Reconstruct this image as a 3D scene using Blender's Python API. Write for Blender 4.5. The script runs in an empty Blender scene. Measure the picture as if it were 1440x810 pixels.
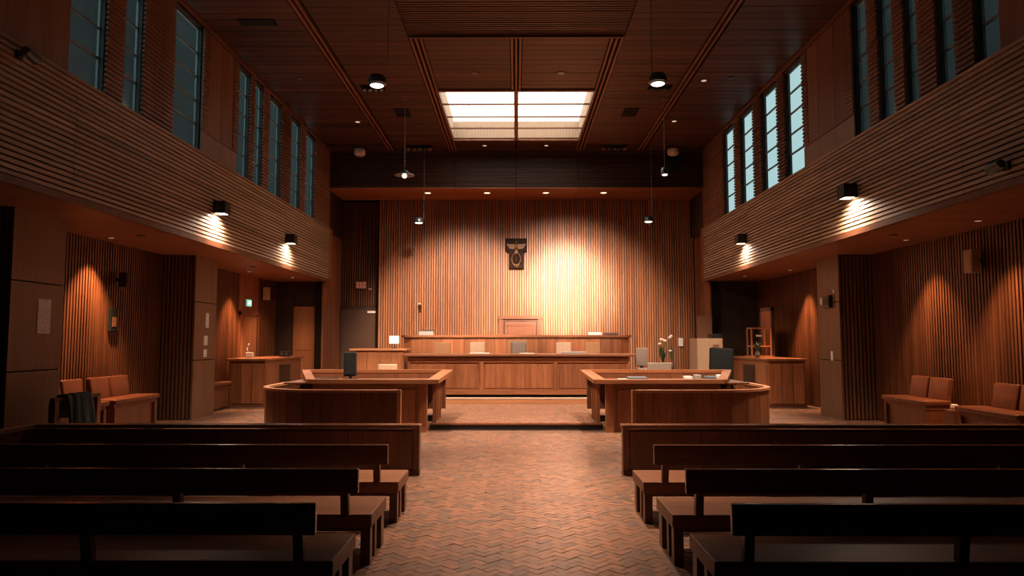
import bpy, bmesh, math, random
from mathutils import Vector, Matrix
random.seed(7)
SC = bpy.context.scene
COL = SC.collection
R = math.radians

# ---------------------------------------------------------------- camera, world, exposure
F_PX, CAM_H = 1000.0, 1.85
cam_d = bpy.data.cameras.new('camera'); cam = bpy.data.objects.new('camera', cam_d); COL.objects.link(cam)
cam_d.sensor_fit = 'HORIZONTAL'; cam_d.sensor_width = 36.0; cam_d.lens = 36.0 * F_PX / 1440.0
cam.location = (0, 0, CAM_H)
cam.rotation_euler = (R(90) + math.atan(73 / F_PX), 0, 6 / F_PX)
cam_d.clip_end = 300
SC.camera = cam
SC.view_settings.view_transform = 'Standard'; SC.view_settings.look = 'None'
SC.view_settings.gamma = 1.0; SC.view_settings.use_curve_mapping = False
SC.view_settings.exposure = 0.0
W = bpy.data.worlds.new('overcast_sky'); SC.world = W; W.use_nodes = True
W.node_tree.nodes['Background'].inputs[0].default_value = (0.62, 0.80, 0.82, 1)
W.node_tree.nodes['Background'].inputs[1].default_value = 1.0

WARM = (1.0, 0.73, 0.54)
def light(kind, name, loc, energy, color=WARM, target=None, parent=None, **kw):
    d = bpy.data.lights.new(name, kind); d.energy = energy; d.color = color
    for k, v in kw.items(): setattr(d, k, v)
    o = bpy.data.objects.new(name, d); COL.objects.link(o)
    base = Vector(WORLD.get(parent.name, (0, 0, 0))) if parent else Vector((0, 0, 0))
    o.location = Vector(loc) - base
    if parent: o.parent = parent
    if target is not None:
        o.rotation_euler = (Vector(target) - Vector(loc)).to_track_quat('-Z', 'Y').to_euler()
    return o
WORLD = {}

# ---------------------------------------------------------------- materials
MATS = {}
def new_mat(name):
    m = bpy.data.materials.new(name); m.use_nodes = True; MATS[name] = m
    nt = m.node_tree; b = nt.nodes['Principled BSDF']
    return m, nt, b
def N(nt, t, **kw):
    n = nt.nodes.new(t)
    for k, v in kw.items(): setattr(n, k, v)
    return n
def wood(name, c1, c2, axis='X', rough=0.42, var=0.35, fine=26.0, spec=0.4, bump=0.06):
    m, nt, b = new_mat(name); L = nt.links
    geo = N(nt, 'ShaderNodeNewGeometry'); oi = N(nt, 'ShaderNodeObjectInfo')
    mp = N(nt, 'ShaderNodeMapping'); s = [fine] * 3; s['XYZ'.index(axis)] = fine / 18.0
    mp.inputs['Scale'].default_value = s
    off = N(nt, 'ShaderNodeVectorMath', operation='SCALE'); off.inputs[0].default_value = (7.3, 11.1, 5.7)
    L.new(oi.outputs['Random'], off.inputs['Scale'])
    L.new(geo.outputs['Position'], mp.inputs['Vector']); L.new(off.outputs[0], mp.inputs['Location'])
    n1 = N(nt, 'ShaderNodeTexNoise'); n1.inputs['Scale'].default_value = 1.0; n1.inputs['Detail'].default_value = 5
    n1.inputs['Distortion'].default_value = 0.6
    L.new(mp.outputs[0], n1.inputs['Vector'])
    n2 = N(nt, 'ShaderNodeTexNoise'); n2.inputs['Scale'].default_value = 0.18; n2.inputs['Detail'].default_value = 2
    L.new(mp.outputs[0], n2.inputs['Vector'])
    mix = N(nt, 'ShaderNodeMath', operation='MULTIPLY_ADD'); mix.inputs[1].default_value = 0.55
    h = N(nt, 'ShaderNodeMath', operation='MULTIPLY'); h.inputs[1].default_value = 0.45
    L.new(n2.outputs['Fac'], h.inputs[0]); L.new(n1.outputs['Fac'], mix.inputs[0]); L.new(h.outputs[0], mix.inputs[2])
    rp = N(nt, 'ShaderNodeValToRGB'); rp.color_ramp.elements[0].position = 0.34; rp.color_ramp.elements[1].position = 0.66
    rp.color_ramp.elements[0].color = (*c1, 1); rp.color_ramp.elements[1].color = (*c2, 1)
    L.new(mix.outputs[0], rp.inputs[0])
    hs = N(nt, 'ShaderNodeHueSaturation')
    mr = N(nt, 'ShaderNodeMapRange'); mr.inputs['To Min'].default_value = 1 - var; mr.inputs['To Max'].default_value = 1 + var * 0.6
    L.new(oi.outputs['Random'], mr.inputs['Value']); L.new(mr.outputs[0], hs.inputs['Value'])
    L.new(rp.outputs[0], hs.inputs['Color']); L.new(hs.outputs[0], b.inputs['Base Color'])
    b.inputs['Roughness'].default_value = rough; b.inputs['Specular IOR Level'].default_value = spec
    bp = N(nt, 'ShaderNodeBump'); bp.inputs['Strength'].default_value = bump; bp.inputs['Distance'].default_value = 0.01
    L.new(n1.outputs['Fac'], bp.inputs['Height']); L.new(bp.outputs[0], b.inputs['Normal'])
    return m
def plain(name, c, rough=0.5, metal=0.0, spec=0.4, noise=0.15, scale=30, emit=None, es=0):
    m, nt, b = new_mat(name); L = nt.links
    geo = N(nt, 'ShaderNodeNewGeometry'); n1 = N(nt, 'ShaderNodeTexNoise'); n1.inputs['Scale'].default_value = scale
    L.new(geo.outputs['Position'], n1.inputs['Vector'])
    rp = N(nt, 'ShaderNodeValToRGB')
    rp.color_ramp.elements[0].color = (*[v * (1 - noise) for v in c], 1); rp.color_ramp.elements[1].color = (*[min(1, v * (1 + noise)) for v in c], 1)
    rp.color_ramp.elements[0].position = 0.3; rp.color_ramp.elements[1].position = 0.7
    L.new(n1.outputs['Fac'], rp.inputs[0]); L.new(rp.outputs[0], b.inputs['Base Color'])
    b.inputs['Roughness'].default_value = rough; b.inputs['Metallic'].default_value = metal; b.inputs['Specular IOR Level'].default_value = spec
    if emit: b.inputs['Emission Color'].default_value = (*emit, 1); b.inputs['Emission Strength'].default_value = es
    return m

RED1, RED2 = (0.16, 0.052, 0.020), (0.34, 0.125, 0.050)
wood('wood_x', RED1, RED2, 'X'); wood('wood_y', RED1, RED2, 'Y'); wood('wood_z', RED1, RED2, 'Z', var=0.25)
wood('slat_z', (0.22, 0.078, 0.033), (0.40, 0.165, 0.075), 'Z', rough=0.45, var=0.2, spec=0.3)
wood('balcony_slat', (0.27, 0.175, 0.11), (0.44, 0.30, 0.195), 'Y', rough=0.5, var=0.22)
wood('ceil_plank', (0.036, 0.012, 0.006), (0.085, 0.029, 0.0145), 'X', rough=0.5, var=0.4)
wood('ceil_strip', (0.13, 0.046, 0.02), (0.22, 0.085, 0.04), 'Y', rough=0.5, var=0.1)
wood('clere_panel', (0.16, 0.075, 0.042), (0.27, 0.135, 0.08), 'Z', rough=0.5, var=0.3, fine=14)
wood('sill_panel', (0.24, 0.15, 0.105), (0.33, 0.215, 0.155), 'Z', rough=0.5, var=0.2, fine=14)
wood('pillar_panel', (0.12, 0.056, 0.029), (0.175, 0.085, 0.045), 'Z', rough=0.45, var=0.12, fine=12)
wood('pew_wood', (0.09, 0.033, 0.016), (0.18, 0.068, 0.032), 'X', rough=0.42, var=0.15, spec=0.25)
wood('rail_wood', (0.10, 0.036, 0.017), (0.19, 0.072, 0.034), 'X', rough=0.22, var=0.1, spec=0.7, bump=0.02)
wood('seat_wood', (0.17, 0.066, 0.030), (0.30, 0.12, 0.055), 'X', rough=0.45, var=0.1, spec=0.25)
wood('pew_wood_z', (0.10, 0.036, 0.017), (0.19, 0.07, 0.032), 'Z', rough=0.35, var=0.15)
wood('door_wood', (0.28, 0.10, 0.04), (0.42, 0.17, 0.07), 'Z', rough=0.42, var=0.1)
wood('bright_wood', (0.38, 0.15, 0.065), (0.5, 0.22, 0.10), 'X', rough=0.4, var=0.1)
wood('panel_wood', (0.13, 0.040, 0.014), (0.18, 0.06, 0.023), 'Z', rough=0.5, var=0.05)
wood('aisle_slat', (0.085, 0.028, 0.012), (0.17, 0.062, 0.026), 'Z', rough=0.42, var=0.25)
wood('back_board', (0.04, 0.014, 0.007), (0.075, 0.028, 0.014), 'Z', rough=0.6, var=0.0)
wood('dark_wood', (0.022, 0.010, 0.006), (0.05, 0.02, 0.011), 'Z', rough=0.6, var=0.2)
plain('gap_dark', (0.012, 0.007, 0.005), 0.9, spec=0.1)
plain('grout', (0.07, 0.045, 0.034), 0.9, spec=0.2)
plain('leather', (0.15, 0.048, 0.021), 0.38, noise=0.2, scale=8)
plain('black_plastic', (0.012, 0.013, 0.014), 0.4)
plain('black_fabric', (0.012, 0.014, 0.015), 0.85, spec=0.15)
plain('steel_dark', (0.10, 0.12, 0.125), 0.32, metal=0.8)
plain('cable', (0.18, 0.17, 0.165), 0.5)
plain('cream', (0.62, 0.47, 0.36), 0.6)
plain('tan_fabric', (0.40, 0.20, 0.10), 0.75, scale=60)
plain('cream_fabric', (0.56, 0.38, 0.27), 0.75, scale=60)
plain('grey_fabric', (0.22, 0.17, 0.14), 0.8, scale=60)
plain('beige_cabinet', (0.44, 0.30, 0.20), 0.55)
plain('white_plastic', (0.72, 0.66, 0.6), 0.5)
plain('bronze', (0.075, 0.030, 0.007), 0.5, metal=0.2, spec=0.3, scale=40, noise=0.3)
plain('plaque', (0.014, 0.0055, 0.003), 0.7, spec=0.1)
plain('jacket_cloth', (0.065, 0.085, 0.085), 0.9, spec=0.1, scale=40, noise=0.3)
plain('leaf', (0.03, 0.055, 0.025), 0.5, noise=0.4)
plain('petal', (0.62, 0.5, 0.45), 0.6)
plain('vase_glass', (0.08, 0.07, 0.06), 0.15, spec=0.8)
plain('brown_board', (0.20, 0.085, 0.045), 0.6)
plain('teal_frame', (0.20, 0.26, 0.26), 0.5)
plain('dark_frame', (0.035, 0.032, 0.03), 0.6)
plain('lit_tread', (0.50, 0.38, 0.29), 0.45)
plain('riser_black', (0.018, 0.016, 0.016), 0.6)
plain('grey_door', (0.085, 0.045, 0.03), 0.35, noise=0.08, scale=3)
plain('well_white', (0.34, 0.265, 0.20), 0.8, spec=0.1, noise=0.05)
plain('blocker_dark', (0.016, 0.017, 0.017), 0.8, noise=0.3, scale=0.6)  # added block outside the left windows, darker so the panes read dim
plain('blocker_grey', (0.03, 0.032, 0.032), 0.8, noise=0.3, scale=0.6)  # added block dimming the near right windows
plain('book_grey', (0.28, 0.26, 0.24), 0.6); plain('book_dark', (0.05, 0.035, 0.03), 0.6); plain('paper', (0.75, 0.66, 0.58), 0.7)
plain('folder_blue', (0.10, 0.13, 0.15), 0.5)
plain('red_led', (0.45, 0.18, 0.12), 0.6, emit=(1.0, 0.30, 0.18), es=0.10)
plain('green_sign', (0.05, 0.3, 0.2), 0.5, emit=(0.25, 0.95, 0.62), es=0.9)
plain('sign_white', (0.8, 0.9, 0.85), 0.5, emit=(0.85, 1, 0.95), es=1.2)
plain('lamp_on', (1, 0.9, 0.8), 0.5, emit=(1.0, 0.86, 0.72), es=5.0)
plain('downlight_on', (1, 0.9, 0.8), 0.5, emit=(1.0, 0.72, 0.50), es=1.6)
plain('downlight_low', (1, 0.9, 0.8), 0.5, emit=(1.0, 0.72, 0.50), es=0.55)
plain('downlight_dim', (1, 0.9, 0.8), 0.5, emit=(1.0, 0.6, 0.35), es=0.25)
plain('sconce_on', (1, 0.9, 0.8), 0.5, emit=(1.0, 0.72, 0.45), es=14.0)
plain('shade_white', (0.9, 0.85, 0.8), 0.6, emit=(1.0, 0.9, 0.8), es=0.7)
plain('skylight_diffuser', (0.9, 0.9, 0.88), 0.6, emit=(1.0, 0.86, 0.74), es=4.6)

def notice_mat(name, c, ink):     # a paper sheet with lines of small print
    m, nt, b = new_mat(name); L = nt.links
    tc = N(nt, 'ShaderNodeTexCoord'); mp = N(nt, 'ShaderNodeMapping'); mp.inputs['Scale'].default_value = (6, 14, 46)
    L.new(tc.outputs['Object'], mp.inputs['Vector'])
    n1 = N(nt, 'ShaderNodeTexNoise'); n1.inputs['Scale'].default_value = 1.0; L.new(mp.outputs[0], n1.inputs['Vector'])
    rp = N(nt, 'ShaderNodeValToRGB'); rp.color_ramp.elements[0].color = (*ink, 1); rp.color_ramp.elements[1].color = (*c, 1)
    rp.color_ramp.elements[0].position = 0.36; rp.color_ramp.elements[1].position = 0.5
    L.new(n1.outputs['Fac'], rp.inputs[0]); L.new(rp.outputs[0], b.inputs['Base Color']); b.inputs['Roughness'].default_value = 0.7
notice_mat('notice_sheet', (0.62, 0.58, 0.53), (0.42, 0.30, 0.26))

def glass_mat(name, tint, gloss):
    m = bpy.data.materials.new(name); m.use_nodes = True; MATS[name] = m
    nt = m.node_tree; nt.nodes.clear(); out = N(nt, 'ShaderNodeOutputMaterial')
    tr = N(nt, 'ShaderNodeBsdfTransparent'); tr.inputs[0].default_value = (*tint, 1)
    gl = N(nt, 'ShaderNodeBsdfGlossy'); gl.inputs['Roughness'].default_value = 0.12
    mx = N(nt, 'ShaderNodeMixShader'); mx.inputs[0].default_value = gloss
    nt.links.new(tr.outputs[0], mx.inputs[1]); nt.links.new(gl.outputs[0], mx.inputs[2]); nt.links.new(mx.outputs[0], out.inputs[0])
glass_mat('window_glass', (0.86, 0.94, 0.94), 0.06)
glass_mat('skylight_glass', (0.97, 0.97, 0.96), 0.02)

def brick_mat(name, use_attr):
    m, nt, b = new_mat(name); L = nt.links
    if use_attr:
        a = N(nt, 'ShaderNodeAttribute'); a.attribute_name = 'shade'; fac = a.outputs['Fac']
    else:
        a = N(nt, 'ShaderNodeObjectInfo'); fac = a.outputs['Random']
    rp = N(nt, 'ShaderNodeValToRGB'); e = rp.color_ramp.elements
    e[0].position = 0.0; e[0].color = (0.165, 0.115, 0.09, 1); e[1].position = 1.0; e[1].color = (0.32, 0.155, 0.092, 1)
    x = e.new(0.25); x.color = (0.22, 0.125, 0.086, 1); x = e.new(0.7); x.color = (0.27, 0.138, 0.086, 1)
    L.new(fac, rp.inputs[0])
    geo = N(nt, 'ShaderNodeNewGeometry'); n1 = N(nt, 'ShaderNodeTexNoise'); n1.inputs['Scale'].default_value = 45
    L.new(geo.outputs['Position'], n1.inputs['Vector'])
    mr = N(nt, 'ShaderNodeMapRange'); mr.inputs['To Min'].default_value = 0.85; mr.inputs['To Max'].default_value = 1.15
    L.new(n1.outputs['Fac'], mr.inputs['Value'])
    hs = N(nt, 'ShaderNodeHueSaturation'); L.new(mr.outputs[0], hs.inputs['Value']); L.new(rp.outputs[0], hs.inputs['Color'])
    L.new(hs.outputs[0], b.inputs['Base Color']); b.inputs['Roughness'].default_value = 0.27; b.inputs['Specular IOR Level'].default_value = 0.9
    bp = N(nt, 'ShaderNodeBump'); bp.inputs['Strength'].default_value = 0.15; bp.inputs['Distance'].default_value = 0.01
    L.new(n1.outputs['Fac'], bp.inputs['Height']); L.new(bp.outputs[0], b.inputs['Normal'])
brick_mat('brick_single', False); brick_mat('brick_mass', True)

# ---------------------------------------------------------------- mesh helpers
class MB:
    def __init__(s): s.v = []; s.f = []
    def add(s, vs, fs):
        n = len(s.v); s.v += [Vector(p) for p in vs]; s.f += [[i + n for i in f] for f in fs]; return s
    def box(s, x0, x1, y0, y1, z0, z1):
        x0, x1 = sorted((x0, x1)); y0, y1 = sorted((y0, y1)); z0, z1 = sorted((z0, z1))
        return s.add([(x, y, z) for z in (z0, z1) for y in (y0, y1) for x in (x0, x1)],
                     [(0, 2, 3, 1), (4, 5, 7, 6), (0, 1, 5, 4), (2, 6, 7, 3), (0, 4, 6, 2), (1, 3, 7, 5)])
    def rbox(s, x0, x1, y0, y1, z0, z1, r=0.02, seg=2, M=None):
        bm = bmesh.new(); bmesh.ops.create_cube(bm, size=1)
        for v in bm.verts:
            v.co = Vector(((x0 + x1) / 2 + v.co.x * abs(x1 - x0), (y0 + y1) / 2 + v.co.y * abs(y1 - y0), (z0 + z1) / 2 + v.co.z * abs(z1 - z0)))
        bmesh.ops.bevel(bm, geom=bm.edges[:], offset=r, segments=seg, affect='EDGES', profile=0.6)
        bm.verts.index_update()
        vs = [(M @ v.co if M else v.co.copy()) for v in bm.verts]; fs = [[v.index for v in f.verts] for f in bm.faces]
        bm.free(); return s.add(vs, fs)
    def beam(s, p, q, w, t):              # bar whose top centre line runs p to q
        p, q = Vector(p), Vector(q); d = (q - p).normalized(); side = d.cross(Vector((0, 0, 1)))
        if side.length < 1e-4: side = Vector((1, 0, 0))
        side = side.normalized() * (w / 2); up = side.cross(d).normalized() * t
        if up.z < 0: up = -up
        vs = []
        for c in (p, q): vs += [c - side - up, c + side - up, c + side, c - side]
        return s.add(vs, [(0, 1, 2, 3), (7, 6, 5, 4), (0, 4, 5, 1), (1, 5, 6, 2), (2, 6, 7, 3), (3, 7, 4, 0)])
    def tube(s, pts, rad, n=8):
        pts = [Vector(p) for p in pts]; rads = rad if isinstance(rad, (list, tuple)) else [rad] * len(pts)
        vs = []; fs = []
        for i, p in enumerate(pts):
            d = (pts[min(i + 1, len(pts) - 1)] - pts[max(i - 1, 0)]).normalized()
            a = d.cross(Vector((0, 0, 1)) if abs(d.z) < 0.9 else Vector((1, 0, 0))).normalized(); b = d.cross(a)
            for k in range(n):
                t = 2 * math.pi * k / n; vs.append(p + (a * math.cos(t) + b * math.sin(t)) * rads[i])
        for i in range(len(pts) - 1):
            for k in range(n):
                fs.append((i * n + k, i * n + (k + 1) % n, (i + 1) * n + (k + 1) % n, (i + 1) * n + k))
        fs.append(tuple(range(n))[::-1]); fs.append(tuple((len(pts) - 1) * n + k for k in range(n)))
        return s.add(vs, fs)
    def lathe(s, c, prof, n=20):          # prof: (radius, z) up the axis
        c = Vector(c); vs = []; fs = []
        for r, z in prof:
            for k in range(n):
                t = 2 * math.pi * k / n; vs.append(c + Vector((r * math.cos(t), r * math.sin(t), z)))
        m = len(prof)
        for i in range(m - 1):
            for k in range(n): fs.append((i * n + k, i * n + (k + 1) % n, (i + 1) * n + (k + 1) % n, (i + 1) * n + k))
        fs.append(tuple(range(n))[::-1]); fs.append(tuple((m - 1) * n + k for k in range(n)))
        return s.add(vs, fs)
    def prism(s, poly, z0, z1):           # plan polygon extruded upward
        n = len(poly); vs = [(x, y, z0) for x, y in poly] + [(x, y, z1) for x, y in poly]
        fs = [tuple(range(n))[::-1], tuple(range(n, 2 * n))] + [(k, (k + 1) % n, n + (k + 1) % n, n + k) for k in range(n)]
        return s.add(vs, fs)
    def prism_y(s, poly, y0, y1):         # (x, z) outline extruded along Y
        n = len(poly); vs = [(x, y0, z) for x, z in poly] + [(x, y1, z) for x, z in poly]
        fs = [tuple(range(n)), tuple(range(n, 2 * n))[::-1]] + [(k, n + k, n + (k + 1) % n, (k + 1) % n) for k in range(n)]
        return s.add(vs, fs)
    def ellipsoid(s, c, r, nu=10, nv=6):
        prof = [(math.sin(math.pi * (i + 0.02) / (nv + 0.04)), -math.cos(math.pi * (i + 0.02) / (nv + 0.04))) for i in range(nv + 1)]
        n0 = len(s.v); s.lathe((0, 0, 0), prof, nu)
        for v in s.v[n0:]: v.x = c[0] + v.x * r[0]; v.y = c[1] + v.y * r[1]; v.z = c[2] + v.z * r[2]
        return s
    def sweep(s, pts, w, z0, z1):         # plan polyline with width w, extruded z0..z1
        P = [Vector((p[0], p[1], 0)) for p in pts]; Lf = []; Rt = []
        for i, p in enumerate(P):
            d = (P[min(i + 1, len(P) - 1)] - P[max(i - 1, 0)]).normalized(); nrm = Vector((-d.y, d.x, 0)) * (w / 2)
            Lf.append(p + nrm); Rt.append(p - nrm)
        m = len(P); vs = []
        for z in (z0, z1): vs += [(p.x, p.y, z) for p in Lf] + [(p.x, p.y, z) for p in Rt]
        fs = []
        for i in range(m - 1):
            a, b, c, d = i, i + 1, m + i, m + i + 1; A, B, C_, D = a + 2 * m, b + 2 * m, c + 2 * m, d + 2 * m
            fs += [(A, B, D, C_), (a, c, d, b), (a, b, B, A), (c, C_, D, d)]
        fs += [(0, 2 * m, 3 * m, m), (m - 1, 2 * m - 1, 4 * m - 1, 3 * m - 1)]
        return s.add(vs, fs)
    def mesh(s, name, mat, off=Vector((0, 0, 0)), smooth=False):
        me = bpy.data.meshes.new(name); me.from_pydata([tuple(v - off) for v in s.v], [], s.f)
        bm = bmesh.new(); bm.from_mesh(me); bmesh.ops.recalc_face_normals(bm, faces=bm.faces[:]); bm.to_mesh(me); bm.free()
        me.materials.append(MATS[mat])
        if smooth: me.shade_smooth()
        return me
    def build(s, name, mat, parent=None, smooth=False):
        if parent is not None: off = Vector(WORLD[parent.name])
        else:
            lo = [min(v[i] for v in s.v) for i in range(3)]; hi = [max(v[i] for v in s.v) for i in range(3)]
            off = Vector(((lo[0] + hi[0]) / 2, (lo[1] + hi[1]) / 2, lo[2]))
        o = bpy.data.objects.new(name, s.mesh(name, mat, off, smooth)); COL.objects.link(o)
        if parent is not None: o.parent = parent
        else: o.location = off
        WORLD[o.name] = tuple(off)
        return o
def B(*a): return MB().box(*a)
def RB(*a, **k): return MB().rbox(*a, **k)
def tag(o, label=None, cat=None, group=None, kind=None):
    if label: o['label'] = label
    if cat: o['category'] = cat
    if group: o['group'] = group
    if kind: o['kind'] = kind
    return o
def thing(name, loc, label, cat, group=None):
    o = bpy.data.objects.new(name, None); COL.objects.link(o); o.location = loc; o.empty_display_size = 0.1
    WORLD[o.name] = tuple(loc); return tag(o, label, cat, group)
def struct(name, mb, mat, label=None):
    return tag(mb.build(name, mat), label, None, None, 'structure')
def spread(name, me, locs, parent, kind=None):       # alike pieces sharing one mesh, children of parent
    base = Vector(WORLD[parent.name]); out = []
    for p in locs:
        o = bpy.data.objects.new(name, me); COL.objects.link(o); o.parent = parent; o.location = Vector(p) - base
        WORLD[o.name] = tuple(p); out.append(o)
    return out
def copy_tree(o, parent=None):
    c = o.copy(); COL.objects.link(c); c.parent = parent
    for ch in list(o.children): copy_tree(ch, c)
    return c

# ---------------------------------------------------------------- dimensions (metres)
XB, XC, XW = 6.4, 6.52, 8.4           # balcony face, clerestory wall, aisle wall
ZS, ZT, ZC = 3.85, 5.66, 8.43         # aisle soffit, balcony top, ceiling
YB, YBEAM, YEND = 26.4, 24.4, 24.2    # back wall, beam front, balcony end
YREAR = -5.0
SKY = (-2.05, 2.05, 18.4, 22.95)

# ================================================================ SETTING
# ---- floor: concrete bed + herringbone bricks
floor = struct('floor', B(-XW - .2, XW + .2, YREAR, 27.6, -0.2, -0.02), 'grout')
BU = 0.08
def herringbone(x0, x1, y0, y1, n=2, w=BU):
    c = math.cos(R(45)); out = []
    span = int(max(x1 - x0, y1 - y0) / w) + 6
    cx, cy = (x0 + x1) / 2, (y0 + y1) / 2
    for a in range(-span, span):
        for b in range(-span // n - 2, span // n + 2):
            u, v = a + n * b, a - n * b
            for (du, dv, vert) in ((n / 2, 0.5, 0), (n + 0.5, 1 - n / 2, 1)):
                uu, vv = (u + du) * w, (v + dv) * w
                x = cx + (uu - vv) * c; y = cy + (uu + vv) * c
                if x0 <= x <= x1 and y0 <= y <= y1: out.append((x, y, -R(45) + R(90) + (R(90) if vert else 0) - R(0)))
    return out
BL, BW, BH = BU * 2 - 0.005, BU - 0.005, 0.02
def brick_verts(x, y, z, ang, dz, tilt=0.0):
    # u axis maps to (c,c): brick long axis along u when ang base 45 deg
    a = ang; ca, sa = math.cos(a), math.sin(a); vs = []
    for (zz, k) in ((-BH, 1.0), (dz, 1.0)):
        for lx, ly in ((-BL / 2, -BW / 2), (BL / 2, -BW / 2), (BL / 2, BW / 2), (-BL / 2, BW / 2)):
            vs.append((x + lx * ca - ly * sa, y + lx * sa + ly * ca, z + zz + (tilt * lx / BL if zz > -.01 else 0)))
    return vs
BF = [(4, 5, 6, 7), (0, 1, 5, 4), (1, 2, 6, 5), (2, 3, 7, 6), (3, 0, 4, 7)]
def brick_mass(name, spots, z, parent):
    vs, fs, sh = [], [], []
    for (x, y, a) in spots:
        n = len(vs); vs += brick_verts(x, y, z, a, random.uniform(-0.0015, 0.0015), random.uniform(-.004, .004)); fs += [[i + n for i in f] for f in BF]
        sh += [random.random()] * 5
    off = Vector(WORLD[parent.name])
    me = bpy.data.meshes.new(name); me.from_pydata([tuple(Vector(v) - off) for v in vs], [], fs)
    at = me.attributes.new('shade', 'FLOAT', 'FACE'); at.data.foreach_set('value', sh)
    me.materials.append(MATS['brick_mass'])
    o = bpy.data.objects.new(name, me); COL.objects.link(o); o.parent = parent; tag(o, kind='stuff'); return o
spots = [(x, y, R(45) + (0 if abs(math.sin(a - R(45))) < .5 else R(90))) for x, y, a in herringbone(-XW, XW, 2.5, 25.0)]
near = sorted([s for s in spots if abs(s[0] + 0.0) < 1.12 and s[1] > 5.35], key=lambda s: s[1])[:300]
ns = set(near)
brick_mass('brick_field', [s for s in spots if s not in ns and not (abs(s[0]) < 1.5 and s[1] > 14.9)], 0.0, floor)
proto = bpy.data.meshes.new('brick'); proto.from_pydata(brick_verts(0, 0, 0, 0, 0), [], BF); proto.materials.append(MATS['brick_single'])
for (x, y, a) in near:
    o = spread('brick', proto, [(x, y, random.uniform(-.002, .002))], floor)[0]; o.rotation_euler = (random.uniform(-.01, .01), random.uniform(-.015, .015), a)

# ---- central platform with black riser, and the bench step with its tread coloured pale for the light falling on it
plat = struct('floor_platform', MB().box(-1.78, 1.78, 14.77, 16.36, 0.0, 0.125).box(-2.85, 2.85, 16.36, 19.32, 0.0, 0.125), 'riser_black')
brick_mass('brick_field', [(x, y, R(45) + (0 if abs(math.sin(a - R(45))) < .5 else R(90))) for x, y, a in herringbone(-2.78, 2.78, 14.88, 19.22) if y > 16.5 or abs(x) < 1.70], 0.142, plat)
B(-1.78, 1.78, 14.75, 14.82, 0.115, 0.146).build('step_edge', 'wood_x', plat)
MB().box(-1.78, 1.78, 14.8, 16.36, 0.126, 0.136).box(-2.85, 2.85, 16.36, 19.3, 0.126, 0.136).build('mortar_bed', 'grout', plat)
step = struct('floor_step', B(-3.45, 3.45, 19.3, 27.0, 0.0, 0.26), 'bright_wood')
B(-3.45, 3.45, 19.28, 19.6, 0.262, 0.29).build('lit_tread', 'lit_tread', step)  # pale colour stands for light on the tread
struct('floor_clerk_dais', B(-3.0, 3.0, 20.45, 22.35, 0.0, 0.6), 'wood_x')
struct('floor_judge_dais', B(-3.5, 3.5, 22.6, 26.3, 0.0, 0.95), 'wood_x')

# ---- back wall with vertical slats
XA = -5.15                                  # left of this the wall steps back into the door alcove
wb = struct('wall_back', B(XA, 7.2, YB + 0.05, YB + 0.3, 0, ZC), 'back_board')
wa = struct('wall_alcove', B(-7.2, XA, 26.95, 27.2, 0, ZC), 'gap_dark')
struct('wall_alcove_side', B(XA, XA + 0.12, YB + 0.3, 26.95, 0, ZC), 'wood_z')
P = 0.089
def slat_mesh(name, w, d, h, mat, axis='y'):
    m = MB()
    if axis == 'y': m.box(-w / 2, w / 2, -d, 0, 0, h)
    else: m.box(0, d, -w / 2, w / 2, 0, h)
    return m.mesh(name, mat)
sm = slat_mesh('slat', 0.056, 0.05, 7.1, 'slat_z')
xs = [XA + 0.06 + P * i for i in range(int((6.6 - XA) / P))]
for x in xs:
    o = spread('slat', sm, [(x, YB + 0.05, 0.02)], wb)[0]
    if random.random() < 0.12: o.scale.y = random.uniform(0.8, 1.15)
sm2 = slat_mesh('slat', 0.054, 0.06, 4.0, 'aisle_slat'); sm3 = slat_mesh('slat', 0.066, 0.06, 7.1, 'slat_z')
for i in range(17):
    spread('slat', sm2, [(-6.66 + P * i, 26.95, 3.12)], wa)  # darker wood than the main wall, the alcove's shade put into the colour
# ---- return walls between balcony ends and the back wall
for s, nm in ((-1, 'left'), (1, 'right')):
    w = struct('wall_return_' + nm, B(s * 6.72, s * 6.95, YEND + 0.3, 27.2, 0, ZC), 'gap_dark')
    for k in range(5):
        B(s * 6.66, s * 6.72, YEND + .32 + k * .56, YEND + .32 + k * .56 + .54, 0.0, 7.1).build('panel', 'wood_z', w)
    struct('wall_aisle_end_' + nm, B(s * 6.95, s * (XW + .3), 24.7, 24.9, 0, ZS), 'dark_wood')
# ---- aisle walls
for s, nm in ((-1, 'left'), (1, 'right')):
    w = struct('wall_' + nm, B(s * XW, s * (XW + .25), YREAR, 27.2, 0, ZT), 'dark_wood')
    me = MB().box(-0.055, 0.0, -0.026, 0.026, 0.02, ZS).mesh('slat', 'aisle_slat')
    if s < 0: me = MB().box(0.0, 0.055, -0.026, 0.026, 0.02, ZS).mesh('slat', 'aisle_slat')
    y = 7.6 if s > 0 else 11.85
    while y < 24.6:
        if not (16.6 < y < 17.95) and not (s < 0 and 21.35 < y < 22.95):
            spread('slat', me, [(s * XW, y, 0)], w)
        y += P
# ---- rear wall behind the camera
struct('wall_rear', B(-XW - .2, XW + .2, YREAR - .2, YREAR, 0, ZC), 'dark_wood')

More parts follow.
